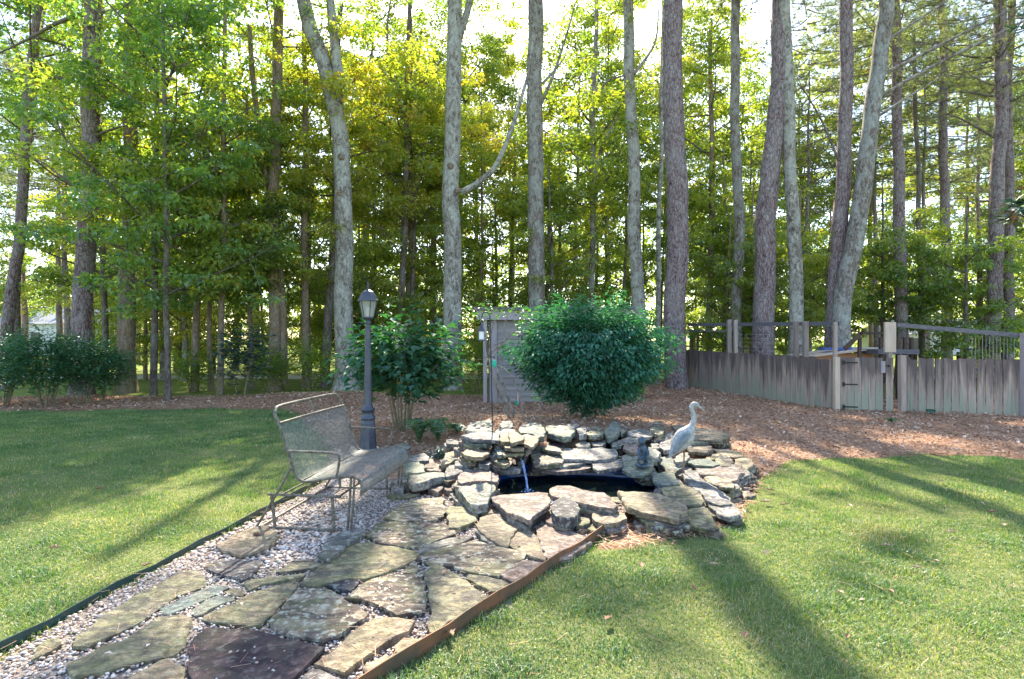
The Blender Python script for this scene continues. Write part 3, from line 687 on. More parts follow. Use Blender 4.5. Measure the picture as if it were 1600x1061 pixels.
# liner bowl
lv = []; lf = []; N = 48
cxp, cyp = 0.6, 5.72
def pond_r(t):
    # radial distance from the centre to the outline
    dx, dy = math.cos(t), math.sin(t); best = 9
    for i in range(len(POND)):
        (x0, y0), (x1, y1) = POND[i], POND[(i+1) % len(POND)]
        ex, ey = x1-x0, y1-y0; den = dx*ey-dy*ex
        if abs(den) < 1e-9: continue
        s1 = ((x0-cxp)*ey-(y0-cyp)*ex)/den; u = ((x0-cxp)*dy-(y0-cyp)*dx)/den
        if s1 > 0 and -1e-6 <= u <= 1+1e-6: best = min(best, s1)
    return best
lrings = [(1.10, 0.085), (1.02, 0.098), (0.99, 0.085), (0.97, -0.02), (0.94, -0.15), (0.8, -0.38), (0.4, -0.45), (0.01, -0.45)]
for s_, z in lrings:
    for k in range(N):
        t = 6.28318*k/N; r_ = pond_r(t)*s_; lv.append((cxp+math.cos(t)*r_, cyp+math.sin(t)*r_, (z if z < 0 else z*max(.12, min(1, .5+1.4*math.sin(t))))+(0.008*math.sin(k*2.1)+0.006*math.sin(k*5.3))*(z > 0)))
for j in range(len(lrings)-1):
    for k in range(N):
        k2 = (k+1) % N; lf.append((j*N+k, (j+1)*N+k, (j+1)*N+k2, j*N+k2))
mb = MB(); mb.add(lv, lf, True); mb.build('liner', M['liner'], pond)
# water surface with ripples spreading from the fall
fx, fy = at(825, 768, -0.02)[:2]
wv = [(cxp, cyp, -0.02)]; wf = []; RR = 14
for j in range(1, RR+1):
    for k in range(N):
        t = 6.28318*k/N; r_ = pond_r(t)*0.972*j/RR; x, y = cxp+math.cos(t)*r_, cyp+math.sin(t)*r_
        dd = math.hypot(x-fx, y-fy); wv.append((x, y, -0.02+0.006*math.sin(dd*55)*math.exp(-dd*3.5)))
for k in range(N): wf.append((0, 1+k, 1+(k+1) % N))
for j in range(RR-1):
    for k in range(N):
        a, b = 1+j*N, 1+(j+1)*N; k2 = (k+1) % N; wf.append((a+k, b+k, b+k2, a+k2))
mb = MB(); mb.add(wv, wf, True); mb.build('water', M['water'], pond)
# falling stream
sp = Vector(at(811, 706, 0.27)); ep = Vector((fx, fy-0.02, -0.02))
wf_ = MB()
for q, (off, rr) in enumerate([((0, 0), .009), ((.014, .01), .005), ((-.012, .008), .004)]):
    pts = []
    for k in range(14):
        t = k/13; p = sp.lerp(ep, t); p.z = sp.z+(ep.z-sp.z)*(t**1.7); p.x += off[0]*(1-.6*t)+.003*math.sin(t*9+q); p.y += off[1]; pts.append(p)
    wf_.tube(pts, [rr*(1.2-.5*t/13+.15*math.sin(t*2.2)) for t in range(14)], 8)
for k in range(26):
    a = rnd.uniform(0, 6.28); rr = rnd.uniform(0, .07); wf_.ball((ep.x+math.cos(a)*rr, ep.y+math.sin(a)*rr, -0.015+rnd.uniform(0, .02)), rnd.uniform(.003, .008), 6, 4)
wf_.build('waterfall', M['fall'], pond)
# orange fish shape added for an orange streak in the water
kx, ky = at(1006, 752, -0.05)[:2]
kb = MB(); kb.ball((0, 0, 0), (.11, .028, .03), 12, 8)
kf = [(.09, 0, 0), (.15, .03, .005), (.14, 0, 0), (.15, -.03, .005), (.09, 0, .012)]
kb.add(kf, [(0, 1, 2), (0, 2, 3), (4, 2, 1), (4, 3, 2)]); kb.add([(-.02, 0, .025), (.04, 0, .027), (.02, 0, .045)], [(0, 1, 2)])
o = kb.build('pond_fish_shape', M['fish_shape'], None, (kx, ky, -0.055)); o.rotation_euler = (0, 0, -.35)
tag(o, 'orange fish shape under the dark water beside the child statue', 'fish')

# ------------------------------------------------------------------ gravel
def ico():
    t = (1+5**.5)/2
    v = np.array([(-1, t, 0), (1, t, 0), (-1, -t, 0), (1, -t, 0), (0, -1, t), (0, 1, t), (0, -1, -t), (0, 1, -t), (t, 0, -1), (t, 0, 1), (-t, 0, -1), (-t, 0, 1)], float)
    v /= np.linalg.norm(v[0])
    f = np.array([(0, 11, 5), (0, 5, 1), (0, 1, 7), (0, 7, 10), (0, 10, 11), (1, 5, 9), (5, 11, 4), (11, 10, 2), (10, 7, 6), (7, 1, 8), (3, 9, 4), (3, 4, 2), (3, 2, 6), (3, 6, 8), (3, 8, 9), (4, 9, 5), (2, 4, 11), (6, 2, 10), (8, 6, 7), (9, 8, 1)])
    return v, f
def pebbles(name, px, py, size, zoff, parent):
    iv, fc = ico(); n = len(px)
    ang = rng.uniform(0, 6.28, n); sc = np.stack([size*rng.uniform(.8, 1.35, n), size*rng.uniform(.6, 1.0, n), size*rng.uniform(.4, .7, n)], 1)
    v = iv[None]*(1+rng.uniform(-.13, .13, (n, 12, 1)))*sc[:, None, :]
    ca, sa = np.cos(ang)[:, None], np.sin(ang)[:, None]
    x = v[..., 0]*ca-v[..., 1]*sa; y = v[..., 0]*sa+v[..., 1]*ca; z = v[..., 2]
    tl = rng.uniform(-.5, .5, (n, 1)); z2 = z+x*tl*.4
    V = np.stack([x+px[:, None], y+py[:, None], z2+(gz(px, py)+zoff)[:, None]], -1).reshape(-1, 3)
    F = (fc[None]+(np.arange(n)*12)[:, None, None]).reshape(-1, 3)
    t = np.repeat(rng.uniform(0, 1, n), 12)
    return tag(link(name, mesh_np(name, V, F, 3, t, smooth=True), parent, M['pebble']), kind='stuff')
n = 60000
gx = rng.uniform(-2.9, 1.2, n); gy = rng.uniform(1.9, 6.1, n)
ok = pip(gx, gy, PATH)
for wp in FLAG_POLYS:
    c = np.mean(np.array(wp), 0); shr = [(c[0]+(p[0]-c[0])*.97, c[1]+(p[1]-c[1])*.97) for p in wp]
    ok &= ~pip(gx, gy, shr)
gx, gy = gx[ok], gy[ok]
m_ = min(len(gx), 17000); gx, gy = gx[:m_], gy[:m_]
coarse = ((gx+1.75)**2/.5+(gy-4.3)**2/.35 < 1)
size = np.where(coarse, rng.uniform(.009, .021, m_), rng.uniform(.0055, .0115, m_))
keep = ~(coarse & (rng.uniform(0, 1, m_) < .45)); gx, gy, size = gx[keep], gy[keep], size[keep]
zo = rng.uniform(0.002, 0.014, len(gx))
pebbles('gravel', gx, gy, size, zo, None)
# a few pebbles kicked onto the flagstones
k_ = []
for wi in (16, 20, 13, 23, 18):
    wp = np.array(FLAG_POLYS[wi]); c = wp.mean(0)
    for _ in range(16):
        p = c+(wp[rnd.randrange(len(wp))]-c)*rnd.uniform(.1, .8); k_.append((p[0], p[1]))
k_ = np.array(k_); pebbles('loose_pebbles', k_[:, 0], k_[:, 1], rng.uniform(.004, .009, len(k_)), np.full(len(k_), .045), None)
# moss tufts in the joints
def quads(name, P, L, W, yaw, pitch, tint, mat, fold=0.3, kind='stuff', parent=None, roll=None):
    """leaf shaped rhombus of two triangles, folded along the midrib; P (n,3) base points"""
    n = len(P); cy_, sy_ = np.cos(yaw), np.sin(yaw); cp, sp_ = np.cos(pitch), np.sin(pitch)
    d = np.stack([cy_*cp, sy_*cp, sp_], 1); s = np.stack([-sy_, cy_, np.zeros(n)], 1); u = np.cross(d, s)*-1
    u = np.cross(s, d)*-1
    if roll is not None:
        cr, sr = np.cos(roll)[:, None], np.sin(roll)[:, None]; s, u = s*cr+u*sr, u*cr-s*sr
    L = L[:, None]; W = W[:, None]
    a = P; b = P+d*L*.45+s*W*.5+u*W*fold; c = P+d*L; e = P+d*L*.45-s*W*.5+u*W*fold
    V = np.stack([a, b, c, e], 1).reshape(-1, 3); i = np.arange(n)*4
    F = np.stack([np.stack([i, i+1, i+2], 1), np.stack([i, i+2, i+3], 1)], 1).reshape(-1, 3)
    return V, F, np.repeat(tint, 4)
n = 5000
mx_ = rng.uniform(-2.9, 1.0, n); my = rng.uniform(2.2, 4.2, n)
cl = np.sin(mx_*5.1+1)*np.sin(my*4.3+2) > .35
okm = pip(mx_, my, PATH) & cl
for wp in FLAG_POLYS: okm &= ~pip(mx_, my, wp)
mx_, my = mx_[okm], my[okm]; n = len(mx_)
V, F, T = quads('moss', np.stack([mx_, my, np.full(n, .006)], 1), rng.uniform(.01, .022, n), rng.uniform(.004, .009, n), rng.uniform(0, 6.28, n), rng.uniform(.4, 1.4, n), rng.uniform(.2, .8, n), None)
tag(link('moss', mesh_np('moss', V, F, 3, T), None, M['grass']), kind='stuff')

# ------------------------------------------------------------------ lawn grass
def grass(name, n, x0, x1, y0, y1, hmin, hmax, wk, dens_y=None, seg=1):
    x = rng.uniform(x0, x1, n); y = rng.uniform(y0, y1, n)
    vis = (np.abs(x) < y*0.95+0.5) & lawn_mask(x, y)
    x, y = x[vis], y[vis]; n = len(x)
    cl_ = np.clip(np.sin(x*7.3+2*np.sin(y*3.3))*np.sin(y*8.1+2*np.sin(x*2.7)), 0, 1); h = rng.uniform(hmin, hmax, n)*(0.72+0.3*np.sin(x*2.3+y*1.1)*np.sin(y*3.1-x)+.7*cl_**2); w = wk*rng.uniform(.7, 1.4, n)
    yaw = rng.uniform(0, 6.28, n); lean = rng.uniform(.1, .95, n); z = gz(x, y)-.002
    P = np.stack([x, y, z], 1); s = np.stack([-np.sin(yaw), np.cos(yaw), 0*yaw], 1)*w[:, None]*.5
    d = np.stack([np.cos(yaw)*np.sin(lean), np.sin(yaw)*np.sin(lean), np.cos(lean)], 1)
    tint = np.clip(.38+.20*rng.standard_normal(n)+.16*np.sin(x*1.7+.6*y)*np.sin(y*2.1-x*.7)+.14*np.sin(x*5.3+np.sin(y*4))*np.sin(y*6.1)-.18*cl_**2, 0, 1)
    dead = rng.uniform(0, 1, n) < .06+.22*(np.sin(x*3.7+y*2.9+1)*np.sin(y*4.9-x*1.3) > .72); tint[dead] = rng.uniform(.85, 1, dead.sum())
    if seg == 2:
        d2 = np.stack([np.cos(yaw)*np.sin(lean+.6), np.sin(yaw)*np.sin(lean+.6), np.cos(lean+.6)], 1)
        mid = P+d*h[:, None]*.6; tip = mid+d2*h[:, None]*.5
        V = np.stack([P-s, P+s, mid+s*.8, mid-s*.8, tip], 1).reshape(-1, 3); i = np.arange(n)*5
        F = np.stack([np.stack([i, i+1, i+2], 1), np.stack([i, i+2, i+3], 1), np.stack([i+3, i+2, i+4], 1)], 1).reshape(-1, 3); T = np.repeat(tint, 5)
    else:
        V = np.stack([P-s, P+s, P+d*h[:, None]], 1).reshape(-1, 3); i = np.arange(n)*3
        F = np.stack([i, i+1, i+2], 1); T = np.repeat(tint, 3)
    return V, F, T
parts = [grass('g', 240000, -4.2, 4.8, 2.2, 4.6, .02, .05, .0036, seg=2),
         grass('g', 210000, -7.5, 7.5, 4.6, 7.6, .02, .048, .006),
         grass('g', 150000, -12.5, -1.5, 7.6, 12.2, .02, .045, .011)]
Vs, Fs, Ts = [], [], []; b = 0
for V, F, T in parts: Vs.append(V); Fs.append(F+b); Ts.append(T); b += len(V)
tag(link('grass', mesh_np('grass', np.concatenate(Vs), np.concatenate(Fs), 3, np.concatenate(Ts)), None, M['grass']), kind='stuff')

# ------------------------------------------------------------------ mulch: pine straw and dead leaves
n = 90000
x = rng.uniform(-14, 13, n); y = 4.0+rng.uniform(0, 1, n)**1.0*12.5
okb = pip(x+.08*np.sin(y*9), y+.08*np.sin(x*7), BED) & ~pip(x, y, PATH) & ~pip(x, y, POND) & (np.abs(x) < y+1)
x, y = x[okb], y[okb]; n = len(x)
cl = .5+.5*np.sin(x*2.1+y)*np.sin(y*2.7-x*1.3)
L = rng.uniform(.02, .075, n)*(.7+.3*np.clip(y/9, .6, 1.3)); W = L*rng.uniform(.35, .7, n)
P = np.stack([x, y, gz(x, y)+rng.uniform(.0, .03, n)], 1)
V, F, T = quads('l', P, L, W, rng.uniform(0, 6.28, n), rng.uniform(-.45, .7, n), np.clip(rng.beta(2, 2.2, n)*.9+.15*cl, 0, 1), None, fold=.35, roll=rng.uniform(-.6, .6, n))
nn = 190000
x = rng.uniform(-14, 13, nn); y = rng.uniform(4.0, 15, nn)
okb = pip(x, y, BED) & ~pip(x, y, PATH) & ~pip(x, y, POND) & (np.abs(x) < y+1)
x, y = x[okb], y[okb]; nn = len(x); yaw = rng.uniform(0, 6.28, nn); L = rng.uniform(.08, .2, nn); w = .0022+.0003*y
P = np.stack([x, y, gz(x, y)+rng.uniform(.005, .03, nn)], 1); d = np.stack([np.cos(yaw), np.sin(yaw), rng.uniform(-.1, .15, nn)], 1)*L[:, None]; s = np.stack([-np.sin(yaw), np.cos(yaw), 0*yaw], 1)*w[:, None]
V2 = np.stack([P-s, P+s, P+d], 1).reshape(-1, 3); i = np.arange(nn)*3
F2 = np.stack([i, i+1, i+2], 1)+len(V); T2 = np.repeat(rng.uniform(.35, .75, nn), 3)
tag(link('leaf_litter', mesh_np('litter', np.concatenate([V, V2]), np.concatenate([F, F2]), 3, np.concatenate([T, T2])), None, M['litter']), kind='stuff')
nn = 900; x = rng.uniform(-3, 1.2, nn); y = rng.uniform(2.2, 6, nn); o_ = pip(x, y, PATH); x, y = x[o_], y[o_]
n = 900; x2 = rng.uniform(-7, 8, n); y2 = rng.uniform(2.3, 9, n); o_ = lawn_mask(x2, y2) & (np.abs(x2) < y2); x = np.concatenate([x, x2[o_]]); y = np.concatenate([y, y2[o_]]); nn = len(x)
onp = pip(x, y, PATH); zz = gz(x, y)+np.where(onp, .045, .035)
yaw = rng.uniform(0, 6.28, nn); L = rng.uniform(.03, .10, nn); w = .0011; d = np.stack([np.cos(yaw), np.sin(yaw), 0*yaw], 1)*L[:, None]; s = np.stack([-np.sin(yaw), np.cos(yaw), 0*yaw], 1)*w
P = np.stack([x, y, zz], 1); V2 = np.stack([P-s, P+s, P+d+s, P+d-s], 1).reshape(-1, 3); i = np.arange(nn)*4; F2 = np.concatenate([np.stack([i, i+1, i+2], 1), np.stack([i, i+2, i+3], 1)]); T2 = np.repeat(rng.uniform(.3, .7, nn), 4)
k3 = rng.uniform(0, 1, nn) < .16; n3_ = k3.sum()
V, F, T = quads('l', np.stack([x[k3]+.03, y[k3], zz[k3]], 1), rng.uniform(.02, .045, n3_), rng.uniform(.012, .025, n3_), rng.uniform(0, 6.28, n3_), rng.uniform(-.2, .4, n3_), rng.uniform(.1, .9, n3_), None, fold=.3)
tag(link('blown_straw', mesh_np('straw', np.concatenate([V2, V]), np.concatenate([F2, F+len(V2)]), 3, np.concatenate([T2, T])), None, M['litter']), kind='stuff')
# larger dead leaves that can be told apart
M['deadleaf'] = [simple('dead_leaf_tan', (0.42, 0.30, 0.19), .7), simple('dead_leaf_brown', (0.26, 0.15, 0.09), .7), simple('dead_leaf_pale', (0.62, 0.55, 0.48), .7)]
def lobed(name, L, mat, loc, rz, parent, seed):
    r = random.Random(seed); n = 7; out = []
    for k in range(n):      # lobes of an oak leaf down one side and back up the other
        t = k/(n-1); w = (.32*math.sin(math.pi*min(1, t*1.05))+.05)*(1.0 if k % 2 else .45); out.append((t, w))
    pts = [(t, w) for t, w in out]+[(t, -w) for t, w in out[::-1]]
    v = [(t*L, w*L, 0) for t, w in pts]; mid = [(t*L, 0, -.02*L) for t, w in out]
    curl = r.uniform(.3, .9); v = [(a, b_, .012+abs(b_)*curl+(a-L/2)**2*curl*2) for a, b_, c_ in v]; mid = [(a, 0, .008+(a-L/2)**2*curl*2) for a, b_, c_ in mid]
    f = []
    for k in range(n-1):
        f.append((k, k+1, 2*n+k+1, 2*n+k)); f.append((2*n-1-k, 2*n+k, 2*n+k+1, 2*n-2-k))
    m = MB(); m.add(v+mid, f, False); m.tube([(-.25*L, 0, .02), (0, 0, .01)], .0012, 5)
    o = m.build(name, mat, parent, loc); o.rotation_euler = (r.uniform(-.2, .2), r.uniform(-.2, .2), rz); return o
lv_spots = [(150,770),(1231,794),(1440,832),(1568,826),(1203,872),(1166,1000),(1322,1010),(1000,888),(955,975),(1480,840),(1392,861),(1560,806),(1318,938),(1425,894),(1110,890),(75,865),(235,890),(12,778),(1205,725),(1465,757),(1590,755),(1240,722),(700,1000),(1080,925)]
for i, (px, py) in enumerate(lv_spots):
    x, y, z = ground_at(px, py)
    lobed('fallen_leaf', rnd.uniform(.045, .075), M['deadleaf'][rnd.choice([0, 0, 1, 1, 1])], (x, y, z+.03), rnd.uniform(0, 6.28), SET['lawn'], i)
for i, (px, py) in enumerate([(1060,822),(1040,835),(395,843),(1195,770),(1170,765),(1205,790),(640,650),(760,640),(1120,690),(1250,690),(1330,675),(1220,665),(1180,640),(1300,700),(1420,690)]):
    x, y, z = ground_at(px, py)
    lobed('fallen_leaf', rnd.uniform(.09, .14), M['deadleaf'][rnd.choice([0, 1, 2])], (x, y, z+.03), rnd.uniform(0, 6.28), SET['mulch_bed'], 60+i)

# ------------------------------------------------------------------ path edging
def strip(name, pts, z0, z1, th, mat, label):
    m = MB(); pts = [Vector(p) for p in pts]
    n = len(pts); vs = []
    for i, p in enumerate(pts):
        d = (pts[min(i+1, n-1)]-pts[max(i-1, 0)]); d = Vector((d.x, d.y)).normalized(); nr = Vector((-d.y, d.x))
        h = z1+.006*math.sin(i*1.3)+.003*math.sin(i*3.7)
        for s_, z in ((-1, z0), (-1, h), (1, h), (1, z0)):
            vs.append((p.x+nr.x*th/2*s_, p.y+nr.y*th/2*s_, z))
    fs = []
    for i in range(n-1):
        for k in range(4):
            k2 = (k+1) % 4; fs.append((i*4+k, i*4+k2, (i+1)*4+k2, (i+1)*4+k))
    fs += [(0, 1, 2, 3), (n*4-1, n*4-2, n*4-3, n*4-4)]
    m.add(vs, fs, False); o = m.build(name, mat); tag(o, label, 'edging'); return o
def lerp_pts(a, b, n, wob=.004):
    return [(a[0]+(b[0]-a[0])*i/n+wob*math.sin(i*1.1), a[1]+(b[1]-a[1])*i/n, 0) for i in range(n+1)]
strip('path_edging', lerp_pts((-3.2, -1.0), (-2.42, 2.757), 12)+lerp_pts((-2.42, 2.757), (-1.99, 5.85), 22)[1:], -.05, .058, .006, M['edge_green'], 'dark green edging strip between the left lawn and the gravel behind the bench')
strip('path_edging', lerp_pts((-2.6, -.45), (-.56, 2.466), 10, .006)+lerp_pts((-.56, 2.466), (1.05, 4.77), 20, .006)[1:], -.05, .078, .006, M['edge_rust'], 'rusty brown steel edging strip between the flagstones and the right lawn')

# ------------------------------------------------------------------ bench (metal glider)
F0 = Vector((-1.36, 4.32, 0)); U = Vector((-.99, .12, 0)).normalized(); Vv = Vector((.12, .99, 0)).normalized(); LB = 1.2
def bp(u, v, z): return F0+U*u+Vv*v+Vector((0, 0, z))
bench = empty('garden_bench', F0); tag(bench, 'worn metal mesh glider bench standing on the gravel beside the lamp post', 'bench')
def btube(name, pts, r, n=4, mat='bench', sm=True):
    m = MB(); p = [bp(*q)-F0 for q in pts]; m.tube(smooth_path(p, n) if sm else p, r, 8); return m.build(name, M[mat], bench)
SEAT = [(-.20, .30), (-.205, .38), (-.16, .435), (-.05, .44), (.08, .42), (.20, .395), (.29, .40), (.345, .47), (.38, .58), (.42, .70), (.47, .84)]
sp_ = [(p.x, p.y) for p in smooth_path([(a, b, 0) for a, b in SEAT], 5)]
def prof(t):
    k = t*(len(sp_)-1); i = min(int(k), len(sp_)-2); f = k-i; return (sp_[i][0]*(1-f)+sp_[i+1][0]*f, sp_[i][1]*(1-f)+sp_[i+1][1]*f)
for v in (0.0, LB):
    btube('side_frame', [(a, v, b) for a, b in SEAT]+[(.50, v, .90)], .011, 4)
btube('top_rail', [(.455, 0, .80), (.50, .0, .90), (.515, .03, .94), (.53, .12, .965), (.53, LB/2, .97), (.53, LB-.12, .965), (.515, LB-.03, .94), (.50, LB, .90), (.455, LB, .80)], .013)
btube('cross_rail', [(.465, 0, .845), (.465, LB/2, .85), (.465, LB, .845)], .010)
btube('back_strut', [(.53, LB/2, .965), (.465, LB/2, .85)], .008)
btube('front_rail', [(-.20, 0, .31), (-.20, LB, .31)], .009)
btube('back_rail', [(.29, 0, .395), (.29, LB, .395)], .009)
# expanded metal of the seat and back: woven diagonal strands
def strands(name, t0, t1, mat, pitch=.0165, w=.0050):
    m = MB(); Lt = 1.32*(t1-t0)*1.0; vs = []; fs = []
    N_ = int((LB+Lt)/pitch)
    for sgn in (1, -1):
        for k in range(N_):
            pts = []
            for j in range(40):
                s_ = j/39*Lt; v = k*pitch-Lt+s_ if sgn > 0 else k*pitch-s_
                if 0.005 <= v <= LB-.005: pts.append((s_, v))
            if len(pts) < 2: continue
            b = len(vs)
            for s_, v in pts:
                a, z = prof(t0+(t1-t0)*s_/Lt); z += .006*math.sin(v*9+s_*5)+.001*sgn
                p = bp(a, v, z)-F0; vs += [p-Vv*w/2, p+Vv*w/2]
            for j in range(len(pts)-1): fs.append((b+2*j, b+2*j+1, b+2*j+3, b+2*j+2))
    m.add(vs, fs, True); return m.build(name, M[mat], bench)
strands('seat_mesh', 0.0, .60, 'bench_mesh', .0150, .0085)
strands('back_mesh', .60, 1.0, 'bench_mesh', .0165, .0056)
for v in (0, LB):
    btube('armrest', [(.435, v, .64), (.38, v, .628), (.15, v, .625), (.02, v, .62), (-.025, v, .59), (-.02, v, .52), (.0, v, .43)], .010)
    for dv in (0,):
        vi = v
        btube('lower_rail', [(-.02, vi, .025), (.63, vi, .025)], .012, sm=False)
        btube('upper_rail', [(-.04, vi, .285), (.56, vi, .285)], .011, sm=False)
        btube('link', [(.53, vi, .28), (.50, vi, .03)], .013, sm=False)
        btube('link', [(.03, vi, .28), (.02, vi, .03)], .013, sm=False)
        btube('leg', [(-.12, vi, .43), (-.11, vi, .25), (-.09, vi, .02)], .010, sm=False)
        btube('leg', [(-.145, vi, .43), (-.14, vi, .25), (-.12, vi, .02)], .009, sm=False)
        btube('leg', [(.37, vi, .50), (.50, vi, .27), (.66, vi, .02)], .010, sm=False)
btube('stretcher', [(.62, 0, .03), (.62, LB, .03)], .010, sm=False)
btube('stretcher', [(-.02, 0, .285), (-.02, LB, .285)], .008, sm=False)
btube('stretcher', [(.45, 0, .285), (.45, LB, .285)], .008, sm=False)

# ------------------------------------------------------------------ lamp post
lx, ly, lz = ground_at(575, 703)
lamp = empty('lamp_post', (lx, ly, lz)); tag(lamp, 'dark metal lamp post with a glass lantern behind the bench', 'lamp post')
H0 = -lz
m = MB(); m.lathe([(.125, 0), (.125, .02), (.118, .035), (.105, .18), (.092, .36), (.084, .40)], 8, smooth=False, rot=.39); m.build('base', M['lamp'], lamp, bevel=.004)
m = MB(); m.lathe([(.084, .40), (.094, .415), (.094, .44), (.080, .455), (.078, .52), (.090, .53), (.090, .55), (.066, .565), (.058, .60)], 16); m.build('collar', M['lamp'], lamp)
m = MB(); m.lathe([(.058, .60), (.054, .70), (.046, 1.0), (.038, 1.4), (.033, 1.66)], 16); m.build('pole', M['lamp'], lamp)
m = MB(); m.lathe([(.033, 1.66), (.045, 1.67), (.045, 1.685), (.030, 1.70), (.034, 1.715), (.072, 1.735), (.080, 1.75), (.078, 1.76)], 12); m.build('lantern_cup', M['lamp'], lamp)
m = MB(); m.lathe([(.070, 1.762), (.074, 1.78), (.110, 1.95), (.112, 1.965)], 6, smooth=False); m.build('glass', M['glass'], lamp)
for k in range(6):
    t = 6.28318*k/6; m = MB(); m.tube([(math.cos(t)*.075, math.sin(t)*.075, 1.76), (math.cos(t)*.115, math.sin(t)*.115, 1.965)], .006, 6); m.build('glazing_bar', M['lamp'], lamp)
m = MB(); m.lathe([(.108, 1.963), (.138, 1.965), (.138, 1.985), (.125, 1.995), (.11, 2.04), (.075, 2.09), (.035, 2.115), (.02, 2.12)], 6, smooth=False); m.build('lantern_roof', M['lamp'], lamp, bevel=.004)
m = MB(); m.lathe([(.018, 2.12), (.012, 2.14), (.022, 2.155), (.022, 2.17), (.01, 2.185), (.008, 2.21), (.001, 2.24)], 10); m.build('finial', M['lamp'], lamp)
m = MB(); m.lathe([(.018, 1.76), (.02, 1.80), (.03, 1.84), (.02, 1.88), (.004, 1.90)], 10); m.build('bulb', M['white'], lamp)

# ------------------------------------------------------------------ egret statue
EB = at(1068, 741, .14); EG = Vector(EB); ed = EB[1]
def ep_(px, py, dy=0.0): return Vector(((px-800)/FPX*ed, ed+dy, CAM_H-(py-530)/FPX*ed))-EG
egret = empty('egret_statue', EG); tag(egret, 'pale wading bird statue on one rusty leg among the stones right of the pond', 'statue')
m = MB()
def loft(m, pts, rads, n=14, sub=4):
    P = smooth_path(pts, sub); Rr = smooth_path([(a, b, 0) for a, b in rads], sub); vs = []
    prev = Vector((0, 1, 0))
    for i, p in enumerate(P):
        d = (P[min(i+1, len(P)-1)]-P[max(i-1, 0)]).normalized(); prev = (prev-d*prev.dot(d)).normalized(); q = d.cross(prev)
        for k in range(n):
            t = 6.28318*k/n; vs.append(p+prev*math.cos(t)*Rr[i].x+q*math.sin(t)*Rr[i].y)
    fs = []
    for i in range(len(P)-1):
        for k in range(n):
            k2 = (k+1) % n; fs.append((i*n+k, i*n+k2, (i+1)*n+k2, (i+1)*n+k))
    m.add(vs, fs, True); m.add(vs[:n], [tuple(range(n-1, -1, -1))]); m.add(vs[-n:], [tuple(range(n))])
loft(m, [ep_(1046, 714), ep_(1053, 704), ep_(1062, 692), ep_(1070, 681), ep_(1077, 672), ep_(1082, 663), ep_(1084.5, 652), ep_(1082, 642), ep_(1080.5, 636), ep_(1084, 631.5), ep_(1088.5, 632), ep_(1092, 634.5)],
     [(.008, .010), (.035, .045), (.062, .085), (.068, .092), (.052, .060), (.030, .030), (.024, .026), (.021, .022), (.022, .023), (.027, .027), (.025, .024), (.015, .014)])
loft(m, [ep_(1074, 676), ep_(1079, 684), ep_(1078, 694)], [(.045, .05), (.04, .04), (.008, .010)])
ob = m.build('body', M['egret'], egret)
rm = ob.modifiers.new('remesh', 'REMESH'); rm.mode = 'VOXEL'; rm.voxel_size = .006; rm.use_smooth_shade = True
m = MB(); m.tube([ep_(1090, 633.5), ep_(1096, 637.5), ep_(1102, 643)], [.013, .008, .001], 8); m.build('beak', M['egret'], egret)
for s_ in (-1, 1):
    m = MB()
    wp_ = [ep_(1076, 669), ep_(1079, 680), ep_(1072, 688), ep_(1060, 700), ep_(1048, 713), ep_(1050, 697), ep_(1056, 683), ep_(1065, 672)]
    cc = sum(wp_, Vector())/len(wp_); n_ = len(wp_)
    vs = [cc+Vector((0, s_*.088, 0))]+[p+Vector((0, s_*.062, 0)) for p in wp_]+[p+Vector((0, s_*.045, 0)) for p in wp_]
    fs = [(0, 1+i, 1+(i+1) % n_) for i in range(n_)]+[(1+i, 1+n_+i, 1+n_+(i+1) % n_, 1+(i+1) % n_) for i in range(n_)]
    m.add(vs, fs, True); wob_ = m.build('wing', M['egret_wing'], egret)
    sb = wob_.modifiers.new('subsurf', 'SUBSURF'); sb.levels = 1; sb.render_levels = 2
    m = MB()
    for q in range(5):
        a = ep_(1074-q*3, 672+q*1.5); b_ = ep_(1062-q*3.2, 693+q*3.5)
        m.tube([a+Vector((0, s_*.074, 0)), (a+b_)/2+Vector((0, s_*.090, 0)), b_+Vector((0, s_*.070, 0))], [.004, .008, .002], 6)
    m.build('feathers', M['egret_wing'], egret)
m = MB(); m.tube([ep_(1069, 698), ep_(1069, 715), ep_(1068, 728), ep_(1068, 745)], [.011, .008, .009, .007], 8); m.build('leg', M['rust'], egret)

# ------------------------------------------------------------------ child statue with a jug
CB = at(1003, 728, .19); cs = empty('child_statue', CB); cs.scale = (.86, .86, .86); tag(cs, 'small dark statue of a kneeling child tipping a jug at the pond edge', 'statue')
m = MB(); q = lambda x, y, z: (x, y, z)
m.lathe([(.085, 0), (.09, .012), (.08, .03), (.05, .04)], 14)
m.ball((.015, .02, .07), (.062, .07, .045)); m.ball((.045, -.02, .07), (.028, .055, .026)); m.ball((-.03, .0, .07), (.03, .05, .028))
m.tube([(.03, .03, .06), (.035, .03, .13), (.025, .01, .20), (.01, -.005, .25)], [.055, .055, .050, .028], 10)
m.ball((-.005, -.015, .300), (.044, .048, .050)); m.ball((-.005, .0, .318), (.048, .048, .040)); m.ball((-.012, -.062, .296), .009, 6, 5)
m.tube([(.055, -.01, .22), (.062, -.05, .16), (.03, -.09, .12)], [.022, .019, .015], 8)
m.tube([(-.03, -.01, .225), (-.055, -.045, .165), (-.045, -.08, .12)], [.021, .018, .014], 8)
m.tube([(.0, .0, .13), (-.015, -.05, .105), (-.028, -.09, .085)], [.035, .040, .024], 10)
m.ball((.05, .0, .11), (.03, .035, .045))
o = m.build('body', M['statue'], cs); rm = o.modifiers.new('remesh', 'REMESH'); rm.mode = 'VOXEL'; rm.voxel_size = .006; rm.use_smooth_shade = True
